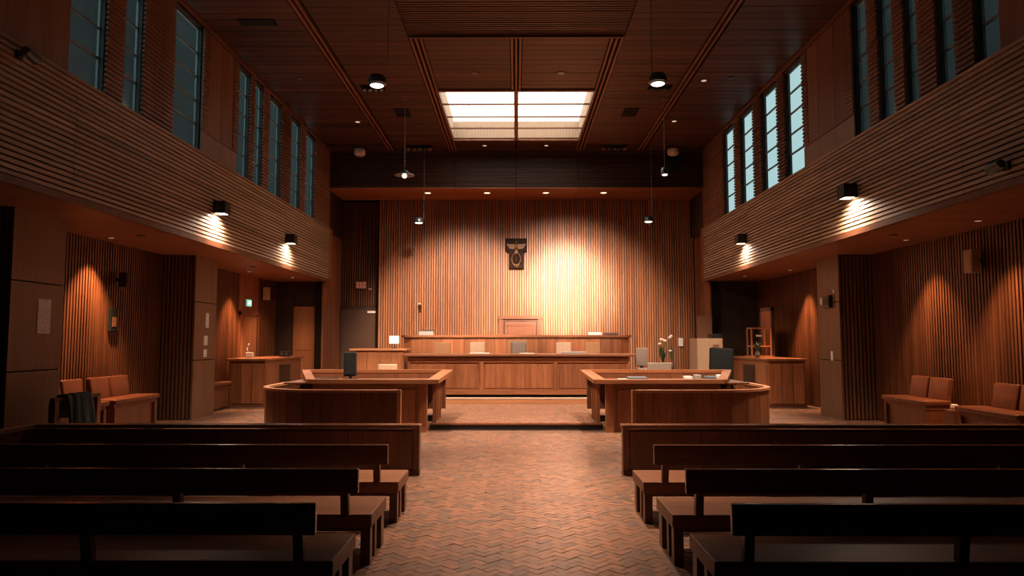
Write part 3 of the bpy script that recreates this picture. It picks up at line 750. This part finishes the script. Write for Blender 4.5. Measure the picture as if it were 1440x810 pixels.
cl = [(-2.20, .50, 'tan_fabric', 'tan clerk chair at the end near the witness stand'), (-1.15, .44, 'cream_fabric', 'cream clerk chair between the tan chair and cushioned chair'),
      (0.04, .60, 'tan_fabric', 'wide tan clerk chair with a grey cushion on its back'), (1.40, .44, 'cream_fabric', 'cream clerk chair behind the dark folder on the bench'), (2.25, .46, 'tan_fabric', 'tan clerk chair at the bench end away from witness stand')]
for (x, w, fab, lab) in cl:
    chair('clerk_chair', (x, 20.95, .6), 0, w, 1.78 if w < .55 else 1.86, 1.1, .6, fab, lab, g)
t = RB(-.14, .28, 20.98, 21.11, 1.42, 1.80, r=.05, seg=3).build('cushion', 'grey_fabric', None, True); tag(t, 'grey cushion against the back of the wide clerk chair', 'cushion')
chair('office_chair', (-3.35, 18.4, 0), 0, .5, 1.22, .55, 0, 'cream_fabric', 'pale office chair between the counsel table and the witness stand')
chair('office_chair', (3.6, 20.3, 0), 0, .36, 1.62, 1.0, 0, 'grey_fabric', 'small grey office chair at the clerk bench end, before slatted wall')
t = thing('armchair', (5.62, 19.6, 0), 'large black high-backed armchair beside the beige cabinet', 'chair')
M = Matrix.Translation((5.68, 19.9, .45)) @ Matrix.Rotation(R(-12), 4, 'X') @ Matrix.Rotation(R(5), 4, 'Y')
RB(-.33, .33, -.07, .09, 0, 1.2, r=.06, seg=3, M=M).build('backrest', 'black_fabric', t, True)
RB(5.3, 5.95, 19.25, 19.9, .42, .56, r=.05, seg=3).build('seat', 'black_fabric', t, True)
for x in (5.27, 5.9): RB(x, x + .08, 19.3, 19.95, .62, .72, r=.03).build('armrest', 'black_fabric', t, True)
for x in (5.29, 5.92): B(x, x + .04, 19.5, 19.56, .45, .64).build('arm_post', 'black_plastic', t)
MB().tube([(5.62, 19.6, .08), (5.62, 19.6, .43)], .035).build('column', 'black_plastic', t)
for k in range(5):
    a = R(72 * k); MB().tube([(5.62, 19.6, .09), (5.62 + .33 * math.cos(a), 19.6 + .33 * math.sin(a), .03)], [.03, .02]).build('foot', 'black_plastic', t)
# ---- cabinet and board at the far right ----
t = thing('cabinet', (6.2, 23.4, 0), 'beige cabinet beside the slatted back wall', 'cabinet')
B(5.80, 6.62, 22.92, 23.85, 0, 1.9).build('body', 'beige_cabinet', t)
for a in (5.82, 6.215): B(a, a + .385, 22.90, 22.92, .06, 1.86).build('door', 'beige_cabinet', t)
for a in (6.16, 6.25): B(a, a + .02, 22.88, 22.90, .95, 1.1).build('handle', 'steel_dark', t)
B(6.3, 6.5, 22.895, 22.90, 1.62, 1.7).build('label_plate', 'brown_board', t)
tag(RB(6.12, 6.62, 24.1, 24.16, .0, 2.66, r=.008).build('leaning_board', 'brown_board'), 'flat brown board standing upright behind the beige cabinet', 'board')
t = thing('storage_box', (6.55, 23.4, 1.9), 'black box lying on the beige cabinet', 'box')
RB(6.30, 6.62, 23.0, 23.5, 1.9, 2.0, r=.01).build('body', 'black_plastic', t); RB(6.29, 6.63, 22.99, 23.51, 2.0, 2.04, r=.01).build('lid', 'black_plastic', t)

# ================================================================ LAMPS
def pendant(x, y, z, r, cx, lab, power, target, ang, blend=.6):
    t = thing('pendant_spotlight', (x, y, z), lab, 'lamp', 'hanging spotlights')
    MB().tube([(cx, y, z + .12), (cx, y, ZC)], .009, 6).build('cable', 'cable', t)
    MB().lathe((cx, y, ZC - .03), [(.05, 0), (.05, .03)], 12).build('ceiling_rose', 'cable', t)
    if r > .25:        # shallow wide reflector with a small bulb
        MB().lathe((x, y, z - .02), [(r, 0), (r * .98, .012), (r * .5, .07), (r * .25, .14), (r * .1, .16)], 24).build('housing', 'steel_dark', t, False)
        MB().lathe((x, y, z - .09), [(.03, 0), (.06, .03), (.06, .068)], 16).build('lens', 'lamp_on', t)
    else:
        MB().lathe((x, y, z - .02), [(r * .8, 0), (r * 1.05, .03), (r, .12), (r * .75, .19), (r * .3, .2)], 24).build('housing', 'steel_dark', t, False)
        MB().lathe((x, y, z - .035), [(r * .62, 0), (r * .74, .014)], 24).build('lens', 'lamp_on', t)
    MB().tube([(x, y, z + .14), (cx, y, z + .13), (cx, y, z + .16)], .012, 6).build('arm', 'steel_dark', t)
    light('SPOT', 'lamp_light', (x, y, z - .08), power, target=target, parent=t, spot_size=R(ang), spot_blend=blend, shadow_soft_size=.1)
pendant(-2.63, 13.1, 6.66, .17, -2.43, 'large hanging spotlight nearest the pews, over the jacket side', 3300, (-.9, 17.2, .5), 112, 1.0)
pendant(2.67, 13.1, 6.68, .17, 2.56, 'large hanging spotlight nearest the pews, over the straight barrier side', 3700, (.9, 17.0, .5), 112, 1.0)
pendant(-3.03, 19.0, 6.32, .27, -3.03, 'hanging spotlight on a long cable over the witness stand', 1900, (-1.6, 17.4, 0), 90)
pendant(4.02, 19.0, 6.33, .10, 4.02, 'hanging spotlight on a long cable over the black armchair', 1700, (1.6, 17.2, 0), 90)
pendant(-3.32, 24.0, 5.85, .17, -3.15, 'hanging spotlight in front of the back wall, alcove side', 150, (-3.0, 23.5, 0), 80)
pendant(4.5, 24.0, 5.88, .17, 4.62, 'hanging spotlight in front of the back wall, cabinet side', 80, (4.2, 23.5, 0), 80)
def sconce(s, y, power, lab):
    z = 4.52; x = s * (XB - .13)
    t = thing('wall_sconce', (x, y, z), lab, 'lamp', 'sconces on the balcony fronts')
    m = MB().box(x - .12, x + .12, y - .15, y - .135, z, z + .26).box(x - .12, x + .12, y + .135, y + .15, z, z + .26)
    m.box(x - .12, x - .105, y - .15, y + .15, z, z + .26).box(x + .105, x + .12, y - .15, y + .15, z, z + .26).box(x - .12, x + .12, y - .15, y + .15, z + .24, z + .26)
    m.build('housing', 'black_plastic', t)
    B(x - .1, x + .1, y - .13, y + .13, z + .01, z + .02).build('lens', 'sconce_on', t)
    B(x + s * .12, x + s * .16, y - .06, y + .06, z + .08, z + .2).build('bracket', 'black_plastic', t)
    light('SPOT', 'sconce_light', (x + s * .04, y, z - .05), power, target=(x + s * .3, y, 3.4), parent=t, spot_size=R(160), spot_blend=1.0, shadow_soft_size=.09)
sconce(-1, 14.95, 950, 'black box sconce on the balcony above the notice pillar'); sconce(-1, 19.65, 750, 'black box sconce on the balcony above the side door')
sconce(1, 13.35, 950, 'black box sconce on the balcony above the leather benches'); sconce(1, 19.75, 750, 'black box sconce on the balcony above the framed counter')

def downlight(x, y, z, lab, lit=True, r=.07, grp='recessed ceiling downlights', lens='downlight_on'):
    t = thing('downlight', (x, y, z), lab, 'lamp', grp)
    MB().lathe((x, y, z - .012), [(r * 1.25, 0), (r * 1.25, .014)], 20).build('trim_ring', 'cable' if lit else 'dark_frame', t)
    MB().lathe((x, y, z - .016), [(r, 0), (r, .006)], 20).build('lens', lens if lit else 'steel_dark', t)
    return t
# wall washers recessed in the soffit beam over the back wall
for x, p in ((-3.16, 110), (-1.04, 150), (1.06, 200), (3.12, 130)):
    t = downlight(x, 25.1, 7.1, 'recessed downlight in the soffit above the slatted back wall', True, .11, 'downlights over the back wall')
for x, lit in ((-5.43, 0), (-4.79, 1)): pass
for (x, y, lit) in ((-5.43, 17.46, 0), (-4.79, 21.04, 1), (-5.46, 20.49, 0), (-2.97, 21.41, 0), (-1.07, 23.7, 1), (1.02, 23.7, 1), (4.77, 17.67, 1), (4.76, 21.03, 1), (5.4, 17.5, 0), (5.5, 20.5, 0)):
    downlight(x, y, ZC, ('small lit' if lit else 'small unlit') + ' round downlight in the plank ceiling', bool(lit), .065, 'plank ceiling downlights, ' + ('lit' if lit else 'unlit'), 'downlight_low')
for s, p in ((-1, 2700), (1, 3900)):     # pair of lamps added out of view to brighten the aisle
    t = downlight(s * 1.05, 10.6, ZC - .02, 'added downlight in the ceiling grille to brighten the aisle', True, .09, 'added aisle downlights')
    light('SPOT', 'aisle_fill', (s * 1.05, 10.6, ZC - .07), p, target=(s * .4, 8.7, 0), parent=t, spot_size=R(50), spot_blend=1.0, shadow_soft_size=.12)
# aisle soffit downlights washing the slatted side walls
for (s, y, off, p, ang) in ((-1, 13.75, .42, 1100, 80), (-1, 20.6, .55, 1150, 74), (1, 14.15, .55, 620, 80), (1, 11.85, .6, 620, 80), (1, 20.3, .5, 1000, 74)):
    x = s * (XW - .06 - off)
    t = downlight(x, y, ZS, 'recessed downlight in the aisle soffit close to the slatted wall', True, .05, 'aisle soffit downlights', 'downlight_dim')
    light('SPOT', 'wash_light', (x, y, ZS - .05), p, (1, .5, .23), target=(x + s * .10, y, 0), parent=t, spot_size=R(ang), spot_blend=.75, shadow_soft_size=.04)
for (s, y, p) in ((-1, 22.6, 300), (1, 22.2, 150)):  # lamps added to brighten the side counters and the far door
    t = downlight(s * 7.15, y, ZS, 'added downlight in the aisle soffit to brighten the side counter, ' + ('exit sign side' if s < 0 else 'wooden frame side'), True, .05, 'added counter downlights', 'downlight_dim')
    light('SPOT', 'counter_fill', (s * 7.15, y, ZS - .05), p, (1, .58, .32), target=(s * 7.2, y + .5, 0), parent=t, spot_size=R(105), spot_blend=.9, shadow_soft_size=.05)
for (s, y) in ((-1, 13.5), (1, 13.5), (-1, 19.3)):
    downlight(s * 7.2, y, ZS, 'unlit round fitting in the aisle soffit', False, .06, 'unlit aisle soffit fittings')
# recessed adjustable spots in front of the skylight, aimed at the back wall
def wall_spot(x, y, beams, lab):
    t = downlight(x, y, ZC, lab, False, .09, 'recessed spots aimed at the back wall')
    for (target, power, ang, blend, col) in beams:
        light('SPOT', 'spot_light', (x, y, ZC - .05), power, col, target=target, parent=t, spot_size=R(ang), spot_blend=blend, shadow_soft_size=.4)
wall_spot(-1.02, 17.15, [((-2.0, YB, 1.7), 21000, 46, .65, WARM)], 'recessed round spot between skylight and grille, on the alcove side')
wall_spot(1.11, 17.15, [((2.0, YB, 2.3), 18000, 46, .7, WARM), ((1.95, YB, 3.8), 68000, 23, 1.0, (1, .84, .68))], 'recessed round spot between skylight and grille, on the cabinet side')

# ================================================================ SMALL THINGS
# emblem on the back wall
t = thing('wall_emblem', (0.0, 26.3, 4.5), 'dark wooden plaque with a bronze winged figure above an oval wreath', 'emblem')
yw = 26.34
MB().prism_y([(-.28, 4.5), (.28, 4.5), (.28, 5.12), (.40, 5.16), (.40, 5.62), (-.40, 5.62), (-.40, 5.16), (-.28, 5.12)], yw - .07, yw).build('plaque', 'plaque', t)
for s in (-1, 1):
    MB().prism_y([(s * .05, 5.24), (s * .12, 5.20), (s * .27, 5.24), (s * .30, 5.31), (s * .35, 5.36), (s * .34, 5.42), (s * .22, 5.40), (s * .12, 5.40), (s * .05, 5.40)], yw - .12, yw - .07).build('wing', 'bronze', t)
    for k in range(3): MB().prism_y([(s * (.12 + .07 * k), 5.22 + .02 * k), (s * (.14 + .07 * k), 5.22 + .02 * k), (s * (.15 + .07 * k), 5.38), (s * (.13 + .07 * k), 5.38)], yw - .13, yw - .12).build('feather', 'bronze', t)
MB().ellipsoid((0, yw - .10, 5.30), (.065, .05, .15)).build('body', 'bronze', t, True)
MB().ellipsoid((0, yw - .11, 5.47), (.042, .045, .05)).build('head', 'bronze', t, True)
MB().prism_y([(-.07, 5.05), (.07, 5.05), (.04, 5.2), (-.04, 5.2)], yw - .12, yw - .07).build('tail', 'bronze', t)
ring = [2 * PI * k / 28 - PI / 2 for k in range(29)]
MB().tube([(math.cos(a) * .165, yw - .085, 4.83 + math.sin(a) * .235) for a in ring], [.03 - .012 * math.sin(a) for a in ring], 8).build('wreath', 'bronze', t, True)
MB().ellipsoid((0, yw - .075, 4.83), (.12, .03, .18)).build('shield', 'plaque', t, True)
MB().prism_y([(-.10, 4.58), (0, 4.54), (.10, 4.58), (.07, 4.66), (-.07, 4.66)], yw - .115, yw - .07).build('wreath_leaf', 'bronze', t)
# papers and boxes on the benches
def flat(name, x0, x1, y0, y1, z0, z1, mat, lab, cat, rz=0):
    return tag(RB(x0, x1, y0, y1, z0, z1, r=min(.008, (z1 - z0) / 3), seg=1).build(name, mat), lab, cat)
t = thing('document_tray', (-2.85, 22.75, 2.0), 'grey document tray with a dark book on the judges bench', 'tray'); WORLD[t.name] = (-2.85, 22.75, 2.0)
B(-3.06, -2.60, 22.33, 22.5, 2.0, 2.12).build('tray', 'book_grey', t); B(-3.03, -2.58, 22.34, 22.49, 2.12, 2.17).build('book', 'book_dark', t)
flat('paper_stack', 2.26, 2.68, 22.34, 22.46, 2.0, 2.09, 'paper', 'pale stack of papers on the judges bench rail', 'papers')
flat('closed_book', 2.76, 3.2, 22.34, 22.47, 2.0, 2.07, 'book_dark', 'dark closed book on the judges bench rail', 'book')
flat('name_plate', -.62, -.36, 22.35, 22.44, 2.0, 2.03, 'brown_board', 'small reddish name plate on the judges bench rail', 'name plate')
flat('folder', 1.28, 1.90, 19.6, 20.0, 1.47, 1.53, 'book_grey', 'grey flat folder on the clerk bench top', 'folder')
flat('paper_stack', -1.3, -.75, 19.7, 20.1, 1.47, 1.49, 'paper', 'thin paper pile on the clerk bench, near the cream chair', 'papers')
flat('paper_stack', .1, .5, 19.75, 20.05, 1.47, 1.485, 'paper', 'single paper sheet on the clerk bench before the cushioned chair', 'papers')
t = thing('desk_lamp', (-3.58, 20.9, 1.6), 'small lamp with a white square shade on the witness stand', 'lamp')
MB().lathe((-3.58, 20.9, 1.6), [(.07, 0), (.07, .02), (.015, .03), (.012, .16)], 14).build('base', 'steel_dark', t)
RB(-3.71, -3.45, 20.8, 21.0, 1.74, 1.97, r=.015).build('shade', 'shade_white', t)
t = thing('monitor', (-3.66, 15.75, .99), 'black monitor seen from behind on the counsel table', 'monitor')
RB(-3.80, -3.53, 15.70, 15.82, 1.05, 1.58, r=.02).build('case', 'black_plastic', t); B(-3.77, -3.56, 15.68, 15.70, 1.1, 1.52).build('rear_cover', 'black_fabric', t)
MB().tube([(-3.66, 15.77, .99), (-3.66, 15.77, 1.08)], .03).build('stand', 'black_plastic', t); RB(-3.80, -3.52, 15.66, 15.9, .99, 1.01, r=.005, seg=1).build('base', 'black_plastic', t)
flat('keyboard', -4.4, -3.9, 15.5, 15.7, .99, 1.02, 'black_plastic', 'black keyboard on the counsel table beside the monitor', 'keyboard')
flat('folder', 2.42, 2.82, 15.4, 15.75, .99, 1.05, 'folder_blue', 'blue-grey folder on the counsel table beside loose papers', 'folder')
flat('paper_stack', 2.2, 2.4, 15.3, 15.6, .99, 1.01, 'paper', 'loose papers on the counsel table near the blue-grey folder', 'papers')
chair('office_chair', (3.48, 17.2, 0), 0, .58, 1.30, .62, 0, 'grey_fabric', 'low grey office chair behind the counsel table with folders')
for i, (x, w, m_) in enumerate(((3.72, .16, 'paper'), (3.95, .12, 'book_grey'), (4.18, .22, 'folder_blue'), (4.45, .14, 'paper'))):
    flat('notebook', x, x + w, 15.75, 16.0, .99, 1.05 + .03 * (i % 2), m_, ['cream notebook next to the slim grey notebook', 'slim grey notebook between cream and blue notebooks', 'wide blue-grey notebook on the counsel table', 'small cream notebook at the outer table edge'][i], 'notebook')
# handset and black device on the left counter
t = thing('telephone', (-7.6, 20.3, 1.335), 'white telephone handset standing on the side counter', 'telephone')
RB(-7.68, -7.50, 20.2, 20.38, 1.335, 1.50, r=.02).build('base', 'white_plastic', t); MB().tube([(-7.64, 20.3, 1.48), (-7.68, 20.3, 1.62), (-7.62, 20.3, 1.74)], [.03, .02, .03]).build('handset', 'white_plastic', t, True)
t = thing('desk_device', (-7.15, 22.0, 1.335), 'small black device with dials on the side counter', 'device')
RB(-7.3, -6.98, 21.9, 22.15, 1.335, 1.50, r=.03).build('case', 'black_plastic', t)
for x in (-7.21, -7.07): MB().tube([(x, 21.89, 1.42), (x, 21.905, 1.42)], .045, 12).build('dial', 'steel_dark', t)
# open wooden frame on the right counter with a plant
t = thing('wooden_frame', (7.35, 21.6, 1.335), 'open wooden lantern-like frame with crossbars on the side counter', 'frame')
x0, x1, y0, y1, z0, z1 = 7.05, 7.62, 21.4, 21.8, 1.335, 2.2
for x in (x0, x1):
    for y in (y0, y1): B(x - .02, x + .02, y - .02, y + .02, z0, z1).build('post', 'door_wood', t)
for z in (1.66, z1):
    for y in (y0, y1): B(x0, x1, y - .015, y + .015, z - .02, z + .02).build('rail', 'door_wood', t)
    for x in (x0, x1): B(x - .015, x + .015, y0, y1, z - .02, z + .02).build('rail', 'door_wood', t)
B(x0 + .36, x0 + .39, y0 - .015, y0 + .015, 1.68, 2.18).build('mullion', 'door_wood', t)
B(x0 - .08, x1 + .08, y0 - .05, y1 + .05, z0, z0 + .04).build('base', 'door_wood', t)
B(x0 + .2, x0 + .35, y0 + .1, y0 + .2, 1.95, 2.0).build('nameplate', 'white_plastic', t)
def plant(name, c, h, r, n, lab, pot='vase_glass', flowers=0, seed=1):
    rnd = random.Random(seed); t = thing(name, c, lab, 'plant')
    MB().lathe(c, [(r * .45, 0), (r * .55, .06), (r * .5, .14), (r * .3, .17), (r * .34, .2)], 14).build('pot', pot, t, True)
    for k in range(n):
        a = rnd.uniform(0, 2 * PI); ln = h * rnd.uniform(.55, 1); rr = r * rnd.uniform(.4, 1.3)
        b0 = Vector(c) + Vector((0, 0, .18)); tip = b0 + Vector((rr * math.cos(a), rr * math.sin(a), ln)); mid = b0.lerp(tip, .5) + Vector((0, 0, .1 * ln))
        sd = Vector((-math.sin(a), math.cos(a), 0)) * .045
        MB().add([b0, mid - sd, mid + sd, tip, mid + Vector((0, 0, -.01))], [(0, 1, 4), (0, 4, 2), (1, 3, 4), (4, 3, 2)]).build('leaf', 'leaf', t)
    for k in range(flowers):
        a = rnd.uniform(0, 2 * PI); top = Vector(c) + Vector((r * .5 * math.cos(a), r * .4 * math.sin(a), h * rnd.uniform(.8, 1.6)))
        st = MB().tube([Vector(c) + Vector((0, 0, .15)), top], .006, 5).build('stem', 'leaf', t)
        MB().ellipsoid(top, (.05, .05, .04), 8, 5).build('flower', 'petal', st, True)
    return t
plant('small_plant', (6.98, 20.7, 1.335), .3, .14, 9, 'small green plant in a pot beside the open wooden frame', seed=3)
t = thing('plant_stand', (4.25, 20.3, 0), 'slim dark wooden plant stand beside the grey chair', 'stand')
RB(4.0, 4.55, 20.1, 20.5, .96, 1.0, r=.01).build('top', 'dark_wood', t)
for x in (4.04, 4.48):
    for y in (20.14, 20.43): B(x, x + .04, y, y + .04, 0, .96).build('leg', 'dark_wood', t)
plant('flower_vase', (4.15, 20.3, 1.0), .55, .15, 10, 'glass vase of pale flowers and leaves on the plant stand', flowers=4, seed=5)
plant('flower_vase', (4.42, 20.35, 1.0), .6, .10, 6, 'dark slim vase with thin stems beside the pale flowers', flowers=3, seed=8)
# wall items
def plate(name, x0, x1, y0, y1, z0, z1, mat, lab, cat, grp=None): return tag(B(x0, x1, y0, y1, z0, z1).build(name, mat), lab, cat, grp)
plate('notice', -7.55, -7.543, 11.16, 11.48, 1.95, 2.50, 'notice_sheet', 'printed notice sheet on the pillar beside the jacket', 'notice')
plate('notice', -7.55, -7.543, 17.25, 17.42, 2.15, 2.50, 'notice_sheet', 'tall white notice, topmost of three on the pillar', 'notice')
plate('notice', -7.55, -7.543, 17.18, 17.38, 1.72, 1.95, 'notice_sheet', 'small white notice, middle of three on the pillar', 'notice')
plate('notice', -7.55, -7.543, 17.18, 17.36, 1.44, 1.62, 'notice_sheet', 'small white notice, lowest of three on the pillar', 'notice')
t = thing('wall_box', (7.53, 17.1, 2.6), 'black wall box on the pillar above the light switch', 'box')
RB(7.46, 7.55, 17.0, 17.35, 2.62, 2.92, r=.01).build('case', 'black_plastic', t); B(7.45, 7.46, 17.05, 17.3, 2.68, 2.85).build('face', 'book_dark', t)
plate('light_switch', 7.535, 7.55, 17.05, 17.15, 1.36, 1.58, 'white_plastic', 'white light switch on the pillar below the black wall box', 'switch')
plate('wall_plate', 7.53, 7.55, 17.55, 17.65, 2.72, 2.88, 'white_plastic', 'small white wall plate on the pillar beside the black box', 'wall plate')
plate('thermostat', 7.53, 7.55, 16.85, 16.92, 2.97, 3.04, 'white_plastic', 'tiny white sensor on the pillar above the black wall box', 'sensor')
t = thing('exit_sign', (-8.2, 22.1, 2.9), 'lit green exit sign above the side door', 'sign')
B(-8.34, -8.28, 21.75, 22.15, 2.88, 3.10).build('case', 'white_plastic', t); B(-8.28, -8.262, 21.77, 22.13, 2.895, 3.085).build('face', 'green_sign', t)
for (a, b, c, d) in ((21.84, 21.88, 2.93, 3.0), (21.86, 21.98, 2.98, 3.01), (21.9, 21.94, 3.02, 3.06), (22.0, 22.08, 2.92, 3.06)): B(-8.262, -8.258, a, b, c, d).build('pictogram', 'sign_white', t)
def speaker(x, y, z, s, mat, lab, w=.24, h=.42):
    t = thing('wall_speaker', (x, y, z), lab, 'speaker')
    RB(x - .08, x + .08, y - w / 2, y + w / 2, z, z + h, r=.015).build('case', mat, t); B(x - s * .08, x - s * .087, y - w / 2 + .03, y + w / 2 - .03, z + .03, z + h - .03).build('grille', mat, t)
    B(x + s * .08, x + s * .16, y - .04, y + .04, z + h * .4, z + h * .6).build('bracket', 'black_plastic', t)
speaker(-8.18, 23.2, 3.15, -1, 'beige_cabinet', 'beige wall speaker beside the green exit sign')
speaker(8.18, 12.75, 3.05, 1, 'beige_cabinet', 'beige wall speaker high above the leather benches')
speaker(-8.18, 14.75, 2.95, -1, 'dark_wood', 'brown wall speaker above the leather benches, jacket side', .14, .3)
t = thing('intercom', (-8.3, 14.6, 2.0), 'black wall telephone with a reddish face on the slatted wall', 'telephone')
RB(-8.345, -8.28, 14.48, 14.74, 2.02, 2.50, r=.015).build('case', 'black_fabric', t); B(-8.28, -8.272, 14.54, 14.68, 2.12, 2.32).build('face', 'brown_board', t)
t = thing('number_board', (-5.85, 26.88, 3.75), 'reddish indicator board with two rows of cells above grey door', 'sign')
B(-6.08, -5.67, 26.80, 26.89, 3.78, 4.06).build('case', 'brown_board', t)
for i in range(3):
    for j in range(2): B(-6.05 + i * .125, -5.95 + i * .125, 26.79, 26.80, 3.81 + j * .12, 3.91 + j * .12).build('cell', 'red_led', t)
plate('wall_plate', -5.60, -5.48, 26.86, 26.89, 3.75, 3.80, 'red_led', 'small reddish indicator light beside the cell board', 'indicator')
t = thing('security_camera', (-3.58, 26.3, 3.0), 'small wall camera on the slatted back wall', 'camera')
B(-3.62, -3.54, 26.28, 26.41, 3.12, 3.2).build('mount', 'white_plastic', t); MB().tube([(-3.58, 26.3, 3.14), (-3.50, 26.12, 3.05)], .045, 10).build('barrel', 'bronze', t)
plate('wall_plate', 5.98, 6.15, 26.32, 26.35, 1.62, 1.92, 'white_plastic', 'white switch plate on the slatted wall beside the beige cabinet', 'switch')
# ceiling fittings
def vent(x, y, w, d, lab, grp, slats=4):
    t = thing('ceiling_vent', (x, y, ZC), lab, 'vent', grp)
    B(x - w / 2, x + w / 2, y - d / 2, y + d / 2, ZC - .012, ZC).build('tray', 'gap_dark', t)
    for k in range(slats): yy = y - d / 2 + d * (k + .5) / slats; B(x - w / 2 + .02, x + w / 2 - .02, yy - .012, yy + .012, ZC - .03, ZC - .012).build('louver', 'dark_frame', t)
for s in (-1, 1): vent(s * 3.3, 20.2, .42, .75, 'square black louvred ceiling vent beside the skylight, ' + ('jacket side' if s < 0 else 'black loudspeaker side'), 'square ceiling vents')
vent(-5.37, 14.3, .75, .3, 'long dark vent in the plank ceiling near the left windows', None)
for s in (-1, 1):
    t = thing('ceiling_rack', (s * 3.3, 23.8, ZC), 'dark slotted rack of adjustable lights near the beam, ' + ('jacket side' if s < 0 else 'black loudspeaker side'), 'lamp', 'light racks by the beam')
    B(s * 3.3 - .45, s * 3.3 + .45, 23.65, 23.95, ZC - .02, ZC).build('tray', 'gap_dark', t)
    for k in range(5): MB().tube([(s * 3.3 - .36 + .18 * k, 23.8, ZC - .03), (s * 3.3 - .34 + .18 * k, 23.7, ZC - .14)], .06, 10).build('lamp_head', 'leather' if k in (0, 4) else 'dark_frame', t)
    t = thing('ceiling_rack', (s * 3.75, 18.15, ZC), 'dark cluster of small adjustable lights beside the channel, ' + ('jacket side' if s < 0 else 'black loudspeaker side'), 'lamp', 'light clusters over the well')
    B(s * 3.75 - .3, s * 3.75 + .3, 18.0, 18.3, ZC - .02, ZC).build('tray', 'gap_dark', t)
    for k in range(4): MB().tube([(s * 3.75 - .22 + .15 * k, 18.15, ZC - .03), (s * 3.75 - .2 + .15 * k, 18.08, ZC - .1)], .045, 10).build('lamp_head', 'steel_dark', t)
for s, lab in ((-1, 'round beige ceiling speaker near the beam, alcove side'), (1, 'round beige ceiling speaker above the black loudspeaker')):
    t = thing('ceiling_speaker', (s * 5.35, 23.9, ZC - .3), lab, 'speaker')
    MB().lathe((s * 5.35, 23.9, ZC - .3), [(.13, 0), (.19, .05), (.19, .2), (.14, .25)], 20).build('case', 'cream', t, True)
    MB().tube([(s * 5.35, 23.9, ZC - .06), (s * 5.35, 23.9, ZC)], .03).build('stem', 'black_plastic', t)
t = thing('loudspeaker', (5.4, 24.25, 7.5), 'black loudspeaker fixed on the slatted beam', 'speaker')
RB(5.2, 5.62, 24.0, 24.34, 7.62, 8.0, r=.02).build('case', 'black_plastic', t); B(5.24, 5.58, 23.99, 24.0, 7.66, 7.96).build('grille', 'black_fabric', t)
B(5.35, 5.45, 24.34, 24.42, 7.75, 7.85).build('bracket', 'black_plastic', t)
# balcony cameras
for (s, y, z, lab) in ((1, 9.15, 4.1, 'small dark spotlight low on the balcony above leather benches'), (-1, 8.85, 5.5, 'small black spotlight high on the balcony beside the first window')):
    t = thing('balcony_spotlight', (s * 6.3, y, z), lab, 'lamp')
    B(s * 6.36, s * 6.4, y - .05, y + .05, z - .05, z + .05).build('mount', 'dark_frame', t)
    MB().tube([(s * 6.36, y, z), (s * 6.24, y, z)], .02).build('arm', 'dark_frame', t); MB().tube([(s * 6.24, y - .1, z + .02), (s * 6.24, y + .12, z - .02)], [.06, .075], 12).build('head', 'steel_dark', t)
print('objects', len(bpy.data.objects))
